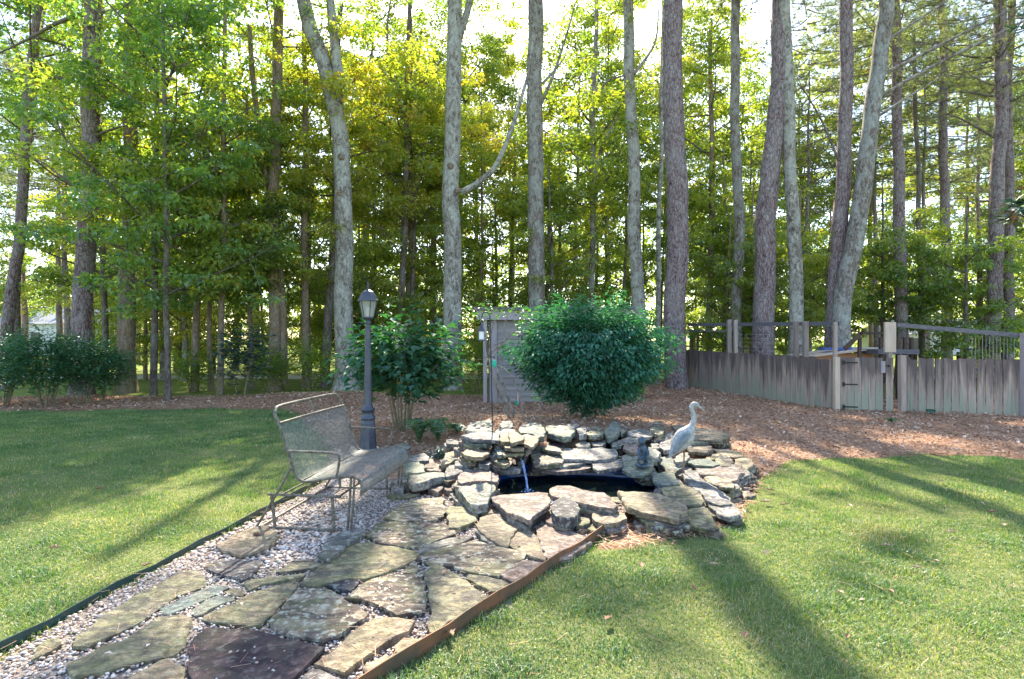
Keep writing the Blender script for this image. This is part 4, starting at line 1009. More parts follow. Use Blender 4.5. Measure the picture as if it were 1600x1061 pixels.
m = MB(); m.tube([(-.024, -.085, .088), (-.034, -.118, .078)], [.026, .034], 14); m.build('jug_rim', M['statue'], cs)
m = MB(); m.tube([(-.0335, -.117, .0785), (-.0345, -.1205, .0775)], [.026, .026], 14); m.tube([(-.034, -.1195, .078), (-.035, -.123, .077)], .014, 12); m.build('jug_mouth', M['statue_hole'], cs)

# ------------------------------------------------------------------ shed
SD = 13.2; shx0 = (765-800)/FPX*SD; shx1 = shx0+3.2
shed = empty('garden_shed', (shx0, SD, gzf(shx0, SD))); tag(shed, 'grey clapboard garden shed behind the rounded evergreen bush', 'shed')
sm_ = bpy.data.meshes.new('siding_board'); b_ = MB(); b_.add([(0, -.030, 0), (3.2, -.030, 0), (3.2, -.008, .165), (0, -.008, .165), (0, 0, 0), (3.2, 0, 0), (3.2, 0, .165), (0, 0, .165)], [(0, 1, 2, 3), (4, 7, 6, 5), (0, 4, 5, 1), (3, 2, 6, 7), (0, 3, 7, 4), (1, 5, 6, 2)])
sm_.from_pydata(b_.v, [], b_.f)
for k in range(13):
    o = link('siding_board', sm_, shed, M['siding'], (0, 0, k*.15))
sm2 = bpy.data.meshes.new('siding_board'); b_ = MB(); b_.add([(-.030, 0, 0), (-.030, 2.6, 0), (-.008, 2.6, .165), (-.008, 0, .165), (0, 0, 0), (0, 2.6, 0), (0, 2.6, .165), (0, 0, .165)], [(3, 2, 1, 0), (5, 6, 7, 4), (1, 5, 4, 0), (7, 6, 2, 3), (4, 7, 3, 0), (2, 6, 5, 1)])
sm2.from_pydata(b_.v, [], b_.f)
for k in range(13): link('siding_board', sm2, shed, M['siding'], (0, 0, k*.15))
m = MB(); m.box((1.6, 2.61, .98), (3.2, .04, 1.96)); m.box((3.19, 1.3, .98), (.03, 2.6, 1.96)); m.build('wall', M['siding'], shed)
m = MB(); m.box((.09, -.045, .97), (.17, .026, 1.94)); m.build('corner_board', M['trimwood'], shed)
m = MB(); m.box((3.10, -.045, .97), (.14, .026, 1.94)); m.build('corner_board', M['trimwood'], shed)
m = MB(); m.box((-.10, -.10, 1.0), (.085, .085, 2.0)); m.build('post', M['trimwood'], shed)
m = MB(); m.box((1.5, -.20, 2.08), (3.60, .03, .25)); m.build('fascia', M['trimwood'], shed)
m = MB(); m.box((1.5, 1.2, 2.20), (3.7, 3.0, .04)); m.box((1.5, 1.2, 2.235), (3.74, 3.04, .02)); m.build('roof', M['rail'], shed)
m = MB(); m.box((1.25, -.035, 1.75), (.12, .03, .30)); m.build('vent', M['pane_dark'], shed)

# ------------------------------------------------------------------ fence and gate
FA = Vector(((1066-800)/FPX*17.0, 17.0)); FB = Vector(((1308-800)/FPX*11.9, 11.9)); FC = Vector(((1404-800)/FPX*11.55, 11.55)); FD = Vector(((1612-800)/FPX*10.8, 10.8)); FE = FD+(FD-FC)*1.2
pk = []
for i in range(4):
    b_ = MB(); b_.box((0, 0, .56), (.128, .017, 1.14)); me = bpy.data.meshes.new('picket')
    v = [(x+.004*math.sin(i*3+z), y, z+(.012*math.sin(i*2+x*20) if z > .5 else 0)) for x, y, z in b_.v]; me.from_pydata(v, [], b_.f); me.materials.append(M['picket']); pk.append(me)
def picket_run(parent, a, b, gaps=()):
    L = (b-a).length; n = int(L/.137); d = (b-a).normalized(); rz = math.atan2(d.y, d.x); k = 0
    for k in range(n):
        p = a+d*((k+.5)*L/n); g0 = gzf(p.x, p.y)
        o = link('picket', pk[rnd.randrange(4)], parent, None, (p.x-d.y*rnd.uniform(-.004, .004), p.y+rnd.uniform(-.004, .004), g0-.03+rnd.uniform(-.012, .012)))
        o.rotation_euler = (0, rnd.uniform(-.010, .010), rz+rnd.uniform(-.02, .02)); o.scale = (rnd.uniform(.94, 1.045), 1, rnd.uniform(.985, 1.01))
def mkpost(parent, p, h, w=.095, off=0.0, mat='post', name='post', z0=-.1):
    m = MB(); m.box((0, 0, (h+z0)/2), (w, w, h-z0)); o = m.build(name, M[mat], parent, (p.x, p.y, gzf(p.x, p.y)), bevel=.004); return o
def beam(parent, a, b, za, zb, w, h, mat, name='rail'):
    c = (a+b)/2; m = MB(); m.beam((a.x-c.x, a.y-c.y, 0), (b.x-c.x, b.y-c.y, zb-za), w, h); o = m.build(name, M[mat], parent, (c.x, c.y, za)); return o
def zpx(py, d): return CAM_H+(530-py)/FPX*d
f1 = empty('picket_fence'); tag(f1, 'long run of stained pickets from the big purple pine to the gate', 'fence')
picket_run(f1, FA, FB)
f2 = empty('picket_fence'); tag(f2, 'run of grey-blue pickets with light gaps right of the gate', 'fence')
picket_run(f2, FC+(FC-FB).normalized()*.06, FE)
def along(a, b, px):
    # the point of line a-b seen at column px
    k = (px-800)/FPX; t = (k*a.y-a.x)/((b.x-a.x)-k*(b.y-a.y)); return a+(b-a)*t
off1 = Vector((FB-FA).yx); off1.x *= -1; off1 = Vector((-(FB-FA).y, (FB-FA).x)).normalized()   # behind the pickets
if off1.y < 0: off1 = -off1
for px, w in ((1136, .10), (1146, .09), (1240, .10), (1255, .10)):
    p = along(FA, FB, px)+off1*.07; mkpost(f1, p, zpx(504, p.y)+.03, w)
for py_, h_, za in ((507, .09, 0), (516, .04, 0)):
    pa, pb = along(FA, FB, 1070)+off1*.13, (along(FA, FB, 1305)+off1*.13 if py_ == 507 else along(FA, FB, 1138)+off1*.13)
    beam(f1, pa, pb, zpx(py_, pa.y), zpx(505 if py_ == 507 else 517, pb.y), .04, h_, 'rail')
for z in (.3, .85):
    beam(f1, FA+off1*.03, FB+off1*.03, z, z, .035, .08, 'rail')
m = MB()
for k in range(5):
    a = along(FA, FB, 1146)+off1*.14; b_ = along(FA, FB, 1204)+off1*.14; zz = zpx(522+k*6.2, a.y); m.tube([(a.x, a.y, zz), (b_.x, b_.y, zz-.01)], .0035, 5)
m.build('wire', M['wire'], f1)
mkpost(f1, FB+Vector((-.05, -.06)), 1.14, .10, mat='newwood'); mkpost(f1, FB+Vector((.01, .09)), zpx(503, 11.95)+.02, .07)
mkpost(f2, FC+Vector((.03, -.06)), 1.17, .11, mat='post'); mkpost(f2, Vector(((1597-800)/FPX*10.85, 10.80)), 1.62, .10, mat='trimwood')
n2 = Vector((-(FE-FC).y, (FE-FC).x)).normalized(); n2 = n2 if n2.y > 0 else -n2
beam(f2, FC+n2*.08, along(FC, FE, 1600)+n2*.08, zpx(507, 11.6), zpx(524, 10.9), .04, .085, 'rail')
for z in (.3, .9): beam(f2, FC+n2*.03, FE+n2*.03, z, z, .035, .08, 'rail')
m = MB()
for k in range(13):
    p = along(FC, FE, 1522+k*5.6)+n2*.10; m.tube([(p.x, p.y, 1.10), (p.x+.004*math.sin(k*3), p.y, zpx(524, p.y)-.02*(k % 3))], .003, 5)
m.build('wire', M['wire'], f2)
gate = empty('fence_gate', (FB.x, FB.y, 0)); tag(gate, 'low board gate with three black strap hinges between the two fence runs', 'gate')
ga, gb = FB+Vector((.06, 0)), FC-Vector((.27, -.08)); dg = (gb-ga).normalized(); Lg = (gb-ga).length
for k in range(6):
    p = ga+dg*((k+.5)*Lg/6)-FB; b_ = MB(); b_.box((0, 0, .58), (Lg/6-.006, .018, 1.10)); o = b_.build('board', M['picket'], gate, (p.x, p.y, gzf(FB.x, FB.y)+rnd.uniform(0, .01))); o.rotation_euler = (0, rnd.uniform(-.006, .006), math.atan2(dg.y, dg.x))
pp_ = gb+dg*.10-FB+Vector((.02, 0)); b_ = MB(); b_.box((0, 0, .56), (.13, .018, 1.12)); o = b_.build('fixed_board', M['picket'], gate, (pp_.x, pp_.y, 0)); o.rotation_euler = (0, 0, math.atan2(dg.y, dg.x))
for py_ in (566, 600, 635):
    zz = zpx(py_, 11.85); p = ga-FB+dg*.07; m = MB(); m.box((p.x-.01, p.y-.018, zz), (.045, .012, .085)); m.beam((p.x, p.y-.02, zz), (p.x+.24, p.y-.02+dg.y*.24, zz), .010, .028); m.build('hinge', M['iron'], gate)
p = gb-FB; m = MB(); m.box((p.x-.02, p.y-.03, zpx(573, 11.6)), (.085, .03, .24)); m.build('latch_plate', M['trimwood'], gate)
m = MB(); m.tube([(p.x+.02, p.y-.05, zpx(571, 11.6)), (p.x+.10, p.y-.05, zpx(571, 11.6))], .008, 6); m.ball((p.x+.09, p.y-.05, zpx(571, 11.6)), .02, 8, 6); m.build('latch', M['iron'], gate)
# things behind the fence
bpst = empty('nest_box', (0, 0, 0)); d_ = 12.3; x0, x1 = (1382-800)/FPX*d_, (1399-800)/FPX*d_
m = MB(); m.box(((x0+x1)/2, d_, (zpx(503, d_)+zpx(550, d_))/2), (x1-x0, .06, zpx(503, d_)-zpx(550, d_))); m.build('box', M['newwood'], bpst, bevel=.005)
m = MB(); m.box(((x0+x1)/2, d_+.02, .6), (.08, .08, 1.22)); m.build('post', M['post'], bpst); tag(bpst, 'upright pale new wood box standing on the fence line right of the gate', 'box')
cp = empty('hen_coop', (0, 0, 0)); d_ = 14.6; x0, x1 = (1272-800)/FPX*d_, (1368-800)/FPX*d_
tag(cp, 'low cedar coop with a pale sloping sheet roof behind the gate', 'coop')
m = MB(); m.box(((x0+x1)/2, d_+.6, .55), (x1-x0-.15, 1.1, 1.14)); m.build('wall', M['cedar'], cp)
for k in range(5):
    m = MB(); m.box(((x0+x1)/2, d_+.03, .28+k*.19), (x1-x0-.14, .02, .18)); m.build('board', M['cedar'], cp)
m = MB(); m.beam((x0-.12, d_+.5, zpx(556, d_)), (x1+.05, d_+.5, zpx(543, d_)), 1.5, .025); m.build('roof', M['newwood'], cp)
m = MB(); m.box((x0+.78, d_+.4, zpx(545, d_)), (.75, .3, .07)); o = m.build('folded_tarp', M['blue']); tag(o, 'small blue folded tarp lying on the coop roof', 'tarp')
dk = empty('raised_deck', (0, 0, 0)); d_ = 14.0; tag(dk, 'dark wooden steps and platform with handrail behind the gate', 'deck')
X_ = lambda px: (px-800)/FPX*d_
m = MB(); m.box(((X_(1368)+X_(1432))/2, d_+.4, zpx(549, d_)), (X_(1432)-X_(1368), 1.0, .12)); m.build('platform', M['rail'], dk)
m = MB(); m.beam((X_(1320), d_, zpx(545, d_)), (X_(1345), d_, zpx(520, d_)), .05, .10); m.build('stair_rail', M['darkwood'], dk)
m = MB(); m.beam((X_(1343), d_, zpx(520, d_)), (X_(1384), d_, zpx(520, d_)), .05, .06); m.build('handrail', M['darkwood'], dk)
for px in (1345, 1378, 1405, 1416, 1426):
    m = MB(); m.box((X_(px), d_+.05, zpx(534, d_)/2), (.07, .07, zpx(519, d_))); m.build('post', M['darkwood'], dk)
bf = empty('rail_fence', (0, 0, 0)); tag(bf, 'thin brown rail fence far behind the grey-blue pickets', 'fence'); d_ = 19
for py_ in (552, 571):
    m = MB(); m.beam((X_(1425)*d_/14, d_, zpx(py_, d_)), (X_(1640)*d_/14, d_, zpx(py_-1, d_)), .05, .10); m.build('rail', M['darkwood'], bf)
for px in range(1430, 1640, 34):
    m = MB(); m.box(((px-800)/FPX*d_, d_, .5), (.09, .09, 1.15)); m.build('post', M['darkwood'], bf)
bf = empty('rail_fence', (0, 0, 0)); tag(bf, 'brown lattice run fence glimpsed between the purple pine and the first fence posts', 'fence'); d_ = 20
for py_ in (518, 540, 549):
    m = MB(); m.beam(((1060-800)/FPX*d_, d_, zpx(py_, d_)), ((1230-800)/FPX*d_, d_-1, zpx(py_+6, d_)), .05, .05); m.build('rail', M['brown_bark'], bf)
for px in (1079, 1083, 1090, 1160, 1200, 1228):
    m = MB(); m.box(((px-800)/FPX*d_, d_, .9), (.07, .07, 1.9)); m.build('post', M['brown_bark'], bf)

# ------------------------------------------------------------------ bird feeder pole, feeders, stake
px_, py_, pz_ = at(770, 672, .42); hk = empty('shepherd_hook', (px_, py_, .36)); tag(hk, 'thin black shepherd hook pole rising from the stones left of the evergreen bush', 'garden hook')
m = MB(); top = zpx(488, py_)-.36; m.tube(smooth_path([(0, 0, 0), (-.02, 0, .8), (-.03, 0, top-.10), (-.06, 0, top), (-.11, 0, top), (-.135, 0, top-.06)], 5), .006, 6); m.build('pole', M['iron'], hk)
m = MB(); m.tube(smooth_path([(-.025, 0, zpx(560, py_)-.36), (.0, 0, zpx(556, py_)-.36), (.02, 0, zpx(560, py_)-.36)], 4), .005, 6); m.build('side_hook', M['iron'], hk)
fd = empty('bird_feeder', (px_-.135, py_, zpx(520, py_))); tag(fd, 'small lantern-shaped bird feeder with white body hanging from the black hook', 'bird feeder')
m = MB(); m.lathe([(.030, -.075), (.030, .02)], 6, smooth=False); m.build('body', M['white'], fd)
m = MB(); m.lathe([(.042, .02), (.036, .04), (.026, .075), (.008, .10), (.003, .125), (.003, .2)], 6, smooth=False); m.build('roof', M['lamp'], fd)
m = MB(); m.lathe([(.040, -.092), (.040, -.078)], 10); m.build('tray', M['lamp'], fd)
fd = empty('nectar_feeder', (px_+.018, py_, zpx(567, py_))); tag(fd, 'small bright green tube feeder hanging on the pole beside the bare shrub', 'bird feeder')
m = MB(); m.lathe([(.022, -.045), (.028, -.035), (.024, .02), (.018, .035), (.004, .04)], 10); m.build('tube', M['teal'], fd)
m = MB(); m.tube([(0, 0, .04), (0, 0, .09)], .003, 5); m.build('hanger', M['iron'], fd)
sx, sy, sz = ground_at(809, 634); stk = empty('plant_stake', (sx, sy, sz)); tag(stk, 'small white plant stake with red and green tags in front of the shed', 'stake')
m = MB(); m.tube([(0, 0, 0), (.005, 0, .34)], .012, 6); m.build('stick', M['white'], stk)
m = MB(); m.tube([(-.03, 0, .12), (-.01, 0, .24), (.0, 0, .27)], .008, 5); m.build('ribbon', M['red'], stk)
m = MB(); m.box((-.03, 0, .06), (.06, .04, .12)); m.build('tag', M['teal'], stk)

# ------------------------------------------------------------------ leaf clouds
def cloud(name, cen, rad, per, leaf, wl=.55, flat=.45, pitch=(-1.25, .3), tb=.38, tv=.18, seed=0):
    r = np.random.default_rng(seed); n = len(cen)*per
    C = np.repeat(np.asarray(cen, float), per, 0); Rr = np.repeat(np.asarray(rad, float), per)
    d = r.standard_normal((n, 3)); d /= np.linalg.norm(d, axis=1)[:, None]; u = r.uniform(0, 1, n)**(1/2.2)
    P = C+d*(Rr*u)[:, None]*np.array([1, 1, flat])
    L = leaf*r.uniform(.65, 1.3, n); yaw = np.arctan2(d[:, 1], d[:, 0])+r.uniform(-1.3, 1.3, n)
    ct = np.repeat(r.uniform(-.12, .12, len(cen)), per)
    t = np.clip(tb+ct+tv*r.standard_normal(n), 0, 1)
    odd = r.uniform(0, 1, n) < .02; t[odd] = r.uniform(.85, 1.0, odd.sum())
    V, F, T = quads(name, P, L, L*wl*r.uniform(.8, 1.2, n), yaw, r.uniform(pitch[0], pitch[1], n), t, None, fold=.2, roll=r.uniform(-.7, .7, n))
    return mesh_np(name, V, F, 3, T)
def crown_parts(name, Hc, R_, ncl, per, leaf, seed, prof_, zlo=0.0, clr=(.30, .62)):
    r = random.Random(seed); cen = []; rad = []; br = MB()
    nl = max(8, ncl//7); limbs = []
    for i in range(nl):
        z = Hc*(i+.5)/nl; a = i*2.4+r.uniform(-.5, .5); ln = R_*prof_(z/Hc)*r.uniform(.75, 1.1)
        z0 = max(zlo, z-ln*r.uniform(.35, .7)); tip = Vector((math.cos(a)*ln, math.sin(a)*ln, z+r.uniform(-.1, .3)))
        p0 = Vector((0, 0, z0)); pm = p0.lerp(tip, .5)+Vector((r.uniform(-.2, .2), r.uniform(-.2, .2), -.05*ln))
        path = smooth_path([p0, pm, tip], 3); br.tube(path, [.045*(1-.8*k/(len(path)-1))*(.6+.12*ln) for k in range(len(path))], 5); limbs.append(path)
    for i in range(ncl):
        pth = limbs[i % nl]; k = min(len(pth)-1, int(len(pth)*r.uniform(.35, 1.0))); b = pth[k]
        c = b+Vector((r.gauss(0, .55), r.gauss(0, .55), r.gauss(.0, .35)))*(.35+R_*.22)
        cen.append(c); rad.append(r.uniform(*clr)); br.tube([b, b.lerp(c, .5)+Vector((0, 0, .08)), c], [.014, .010, .005], 4, cap=False)
    bm_ = bpy.data.meshes.new('branches'); bm_.from_pydata(br.v, [], br.f); bm_.polygons.foreach_set('use_smooth', br.sm); bm_.update()
    bm_.materials.append(M['dark_bark'])
    cm = cloud('crown', cen, rad, per, leaf, seed=seed); cm.materials.append(M['leaf_yellow'])
    return bm_, cm
pA = lambda t: .55+.45*math.sin(math.pi*min(1, t*1.05+.08))
CR = {
 'A0': crown_parts('a', 9.5, 2.7, 135, 85, .15, 11, pA), 'A1': crown_parts('a', 9.0, 3.0, 135, 85, .15, 12, pA), 'A2': crown_parts('a', 10.0, 2.4, 125, 85, .15, 13, pA),
 'B0': crown_parts('b', 4.6, 2.3, 85, 110, .135, 14, pA), 'B1': crown_parts('b', 4.0, 2.0, 75, 110, .135, 15, pA),
 'C0': crown_parts('c', 7.5, 3.3, 80, 80, .13, 16, pA), 'C1': crown_parts('c', 6.5, 3.0, 70, 80, .13, 17, pA),
}
def pine_crown(seed, Hc=9.0, R_=3.2, nb=44):
    r = random.Random(seed); br = MB(); tufts = []
    for i in range(nb):
        z = Hc*(i+.3)/nb; a = i*2.4+r.uniform(-.4, .4); ln = R_*(1.0-.65*(z/Hc)**1.5)*r.uniform(.7, 1.1)
        tip = Vector((math.cos(a)*ln, math.sin(a)*ln, z+ln*r.uniform(-.02, .22))); p0 = Vector((0, 0, z))
        pth = smooth_path([p0, p0.lerp(tip, .5)+Vector((0, 0, -.12)), tip], 4); br.tube(pth, [.032*(1-.8*k/(len(pth)-1)) for k in range(len(pth))], 5)
        for k in range(26):
            t = r.uniform(.35, 1.0); b = p0.lerp(tip, t); c = b+Vector((r.gauss(0, .30), r.gauss(0, .30), r.gauss(.03, .13)))*1.1; tufts.append((c, (c-b).normalized()+Vector((0, 0, .3)))); br.tube([b, c], [.007, .004], 3, cap=False)
    rr = np.random.default_rng(seed); nt_, k = len(tufts), 24; P = np.repeat(np.array([t[0] for t in tufts]), k, 0); ax = np.repeat(np.array([t[1].normalized() for t in tufts]), k, 0)
    d = ax*.45+rr.standard_normal(P.shape)*.6; d /= np.linalg.norm(d, axis=1)[:, None]; s = np.cross(d, rr.standard_normal(P.shape)); s /= np.linalg.norm(s, axis=1)[:, None]
    L = rr.uniform(.13, .24, len(P))[:, None]; V = np.stack([P-s*.0065, P+s*.0065, P+d*L], 1).reshape(-1, 3); F = np.arange(len(P)*3).reshape(-1, 3)
    cm = mesh_np('crown', V, F, 3, np.repeat(np.clip(.4+.2*rr.standard_normal(len(P)), 0, 1), 3)); cm.materials.append(M['needle'])
    bm_ = bpy.data.meshes.new('branches'); bm_.from_pydata(br.v, [], br.f); bm_.polygons.foreach_set('use_smooth', br.sm); bm_.update(); bm_.materials.append(M['pine_bark'])
    return bm_, cm
CR['P0'] = pine_crown(31); CR['P1'] = pine_crown(32, 10.0, 3.0, 46)
# bark-surface trunk
def trunk_mesh(pts, r0, r1, rough, seed, n=14, flare=.55, m=None):
    P = [Vector(p) for p in pts]; L = [0]
    for i in range(1, len(P)): L.append(L[-1]+(P[i]-P[i-1]).length)
    out = []; tot = L[-1]; k = max(10, int(tot/.45)); path = []; rad = []
    sp2 = smooth_path(P, 8) if len(P) > 2 else [P[0].lerp(P[1], i/16) for i in range(17)]
    LL = [0]
    for i in range(1, len(sp2)): LL.append(LL[-1]+(sp2[i]-sp2[i-1]).length)
    samples = [0, .12, .28, .5, .8]+list(np.linspace(1.2, LL[-1], k)); j = 0
    for s_ in samples:
        while j < len(LL)-2 and LL[j+1] < s_: j += 1
        t = (s_-LL[j])/max(1e-6, LL[j+1]-LL[j]); p = sp2[j].lerp(sp2[j+1], min(1, t)); w = .02*rough*10
        p = p+Vector(((mnoise.noise(Vector((seed*7.3, 0, s_*.28)))*.9+mnoise.noise(Vector((seed*3.3, 5, s_*.9)))*.3)*min(.16, r0)*min(1, s_*.5), mnoise.noise(Vector((0, seed*5.1, s_*.5)))*r0*.35*min(1, s_), 0))
        path.append(p); rad.append((r0+(r1-r0)*s_/LL[-1])*(1+flare*math.exp(-s_/.28)))
    m = m or MB(); m.tube(path, rad, n, rough, seed); return m
TREES = 0
def knots(root, spots, d, r_):
    xb, yb, zb = root.location
    for px, py in spots:
        p = on_plane(px, py, d)-Vector((xb, yb, zb)); m = MB()
        m.tube([p+Vector((0, -r_*.80, 0)), p+Vector((0, -r_*1.02, 0)), p+Vector((0, -r_*1.12, 0)), p+Vector((0, -r_*1.02, 0))], [.10, .085, .055, .02], 10, .1, px); m.build('knot', M['brown_bark'], root)
def tree(name, label, px_b, px_t, d, w, bark, top, crown=None, cz=None, csc=1.0, mat=None, mid=None, limbs=(), group=None, flare=.5, rz=None, n=14, w_top=None, forks=()):
    """px_b / px_t: columns where the trunk meets the ground and leaves the photograph; w: width in pixels"""
    global TREES; TREES += 1
    xb = (px_b-800)/FPX*d; zt = zpx(0, d); xt = (px_t-800)/FPX*d; g0 = gzf(xb, d); r0 = w/2*d/FPX
    root = empty(name, (xb, d, g0)); tag(root, label, 'tree', group)
    lx_ = (xt-xb)/(zt-g0); topx = xb+lx_*(top-g0)
    pts = [(0, 0, -.15)]
    if mid:
        for px, py in mid: pts.append(((px-800)/FPX*d-xb, 0, zpx(py, d)-g0))
    pts.append((xt-xb, 0, zt-g0) if top > zt+.5 else (topx-xb, 0, top-g0))
    if top > zt+.5: pts.append((topx-xb, rnd.uniform(-.4, .4), top-g0))
    rt = (w_top/2*d/FPX*.8) if w_top else r0*(.5 if n > 8 else .22)
    m = trunk_mesh(pts, r0, rt, .10 if bark != 'oak_bark' else .05, TREES, n, flare)
    m.build('trunk', M[bark], root)
    for pp, ww in limbs:
        P = []
        for i, q in enumerate(pp): P.append((*[(q[0]-800)/FPX*d-xb], (q[2] if len(q) > 2 else 0.0), zpx(q[1], d)-g0))
        P = smooth_path(P, 5); mm = MB(); mm.tube(P, [max(.008, ww/2*d/FPX*(1-.75*i/(len(P)-1))) for i in range(len(P))], 7, .06, TREES); mm.build('limb', M[bark if bark != 'pine_bark' else 'dark_bark'], root)
    for pp, wa, wb in forks:
        P = smooth_path([((q[0]-800)/FPX*d-xb, .0, zpx(q[1], d)-g0) for q in pp], 6); mm = MB(); mm.tube(P, [(wa+(wb-wa)*i/(len(P)-1))/2*d/FPX for i in range(len(P))], 12, .06, TREES); mm.build('limb', M[bark], root)
    if crown:
        z0 = cz if cz is not None else top-8; cxx = (xb+lx_*(z0-g0))-xb
        b_, c_ = CR[crown]; ang = rnd.uniform(0, 6.28) if rz is None else rz
        for nm, me in (('branches', b_), ('crown', c_)):
            o = link(nm, me, root, None, (cxx, 0, z0-g0)); o.rotation_euler = (0, 0, ang); o.scale = (csc, csc, csc if csc < 1.2 else 1.1)
            if nm == 'crown' and mat: o.material_slots[0].link = 'OBJECT'; o.material_slots[0].material = M[mat]
    return root
LY, LG = 'leaf_yellow', 'leaf_green'
# --- trees one can pick out, left to right
tree('pine_tree', 'dark pine leaning right, the outermost trunk at the left end of the hedge', 4, 62, 17, 17, 'pine_bark', 17, 'C0', 9.5, 1, LG)
tree('pine_tree', 'slimmer dark pine leaning right just inside the outermost left trunk', 24, 66, 19, 13, 'pine_bark', 17, 'A1', 8, .9, LG, mid=[(30, 380)])
tree('pine_tree', 'big purple-grey pine rising behind the right end of the left hedge', 128, 146, 15, 29, 'pine_bark', 25, 'P0', 17, 1, None, w_top=22, mid=[(135, 350)], limbs=[([(135, 345), (150, 330), (175, 322), (195, 320)], 7), ([(146, 215), (165, 205), (200, 195)], 7), ([(125, 300), (95, 275), (60, 250), (0, 235)], 5), ([(140, 18), (90, 35), (45, 60), (0, 82)], 8), ([(140, 25), (190, 12), (245, 0)], 6)])
tree('oak_tree', 'thin forked tree between the big left pine and the brown trunk beside it', 165, 150, 18, 9, 'dark_bark', 13, 'A1', 3.2, 1.0, LY)
tree('oak_tree', 'stout brown trunk standing at the right end of the left hedge', 199, 206, 15.6, 26, 'brown_bark', 16, 'C1', 9, .75, LG, w_top=18, limbs=[([(205, 415), (225, 414), (255, 405)], 5)])
tree('maple_tree', 'spreading green maple whose leaves hang over the hedge end', 262, 255, 13.6, 9, 'dark_bark', 12, 'A0', 2.6, .95, LG)
tree('maple_tree', 'dark slender maple leaning beside the stout brown trunk', 240, 246, 15, 10, 'dark_bark', 13, 'B0', 5.0, 1.1, LG)
tree('maple_tree', 'yellow-green maple with a thin brown stem left of the bench back', 303, 330, 16.0, 11, 'brown_bark', 13, 'A1', 3.0, 1.0, LY)
tree('maple_tree', 'bushy maple over the twin brown stems left of the bench', 344, 352, 15.3, 10, 'brown_bark', 12, 'B0', 3.6, .95, LY)
tree('sapling', 'short brown stem closest left of the blue-green shrub', 330, 322, 16.4, 8, 'brown_bark', 9, 'B0', 3.0, .9, LY)
tree('sapling', 'short brown stem standing closest right of the blue-green shrub', 393, 384, 16.8, 8, 'brown_bark', 9, 'B1', 3.0, 1, LY)
tree('oak_tree', 'tall brown trunk standing behind the top of the bench back', 430, 432, 16.2, 20, 'brown_bark', 17, 'C1', 10, .75, LG, w_top=14, forks=[([(444, 600), (442, 480), (430, 350), (412, 250), (396, 130), (390, 40)], 11, 7)])
tree('maple_tree', 'straight greenish stem with leaves between the brown trunk and the leaning one', 478, 476, 17, 12, 'brown_bark', 13, 'A2', 3.3, .7, LY)
tree('oak_tree', 'dark stem leaning right, just left of the pale forked oak', 505, 530, 17.5, 14, 'dark_bark', 12, 'B0', 6.0, 1, LY, mid=[(520, 400)])
knots(tree('oak_tree', 'pale grey forked oak with flared base standing behind the bench', 541, 478, 15.8, 31, 'oak_bark', 18, 'C0', 11.0, .65, LG, w_top=20, flare=.9, mid=[(538, 420), (535, 300), (524, 180), (504, 90)], forks=[([(528, 160), (529, 120), (522, 60), (516, 0), (512, -90)], 17, 11)]), [(537, 248), (535, 305)], 15.8, .26)
tree('maple_tree', 'dark upright stem right behind the lamp lantern', 625, 640, 19, 12, 'dark_bark', 14, 'B0', 5.6, 1.1, LY)
tree('maple_tree', 'olive trunk that forks into many limbs between the two pale oaks', 643, 640, 20, 14, 'brown_bark', 13, 'B1', 7.3, 1.3, LY, w_top=8, limbs=[([(638, 185), (620, 140), (605, 60), (610, 0)], 8), ([(640, 180), (670, 130), (690, 90)], 7), ([(636, 190), (590, 150), (560, 120)], 6)])
tree('maple_tree', 'thin brown stem just left of the second pale oak', 676, 674, 22, 12, 'brown_bark', 12, 'B1', 7, 1, LY)
knots(tree('oak_tree', 'pale grey oak with one upswept side limb, behind the round-leaved shrub', 706, 708, 16.6, 31, 'oak_bark', 19, 'C1', 11.8, .65, LG, w_top=20, flare=.45, mid=[(705, 430), (707, 250)], limbs=[([(722, 300, 0), (745, 288, -.1), (775, 262, -.2), (800, 205, -.3), (815, 160, -.4), (828, 110, -.5), (832, 60, -.5)], 11)], forks=[([(710, 95), (718, 55), (732, 10), (745, -60)], 14, 9)]), [(705, 262), (716, 300)], 16.6, .26)
tree('pine_tree', 'thick grey-brown trunk rising behind the shed roof', 839, 835, 18.5, 27, 'grey_bark', 26, 'P1', 18, 1, None, w_top=23, limbs=[([(846, 160), (865, 115), (888, 45), (900, 0)], 6), ([(848, 130), (870, 105), (885, 85)], 5)])
tree('maple_tree', 'slim forked tree between the shed trunk and the pale leaning trunk', 922, 930, 20, 11, 'grey_bark', 14, 'B1', 6.2, 1.25, LY, w_top=7, limbs=[([(930, 290), (940, 230), (955, 200), (968, 180)], 8), ([(932, 170), (945, 130), (975, 118)], 6)])
tree('oak_tree', 'pale mottled trunk leaning left beside the big purple pine', 1005, 984, 17.6, 22, 'oak_bark', 18, 'C1', 12, .6, LG, w_top=16, limbs=[([(990, 115, 0), (1010, 90, 0), (1025, 60, 0), (1030, 0, 0)], 6)])
tree('oak_tree', 'very thin pale trunk between the mottled trunk and the big purple pine', 1027, 1036, 18.4, 9, 'oak_bark', 13, None)
tree('pine_tree', 'biggest purple-barked pine standing at the near end of the fence', 1057, 1052, 16.2, 34, 'pine_bark', 26, 'P0', 18, 1, None, w_top=29, flare=.35)
tree('maple_tree', 'slender brown stem seen over the fence just right of the big purple pine', 1109, 1112, 22, 11, 'brown_bark', 14, 'A0', 5.0, 1.0, LY)
tree('pine_tree', 'grey trunk behind the wire panel, next right of the big purple pine', 1154, 1149, 18.5, 17, 'grey_bark', 19, 'P0', 13, 1, None, w_top=14)
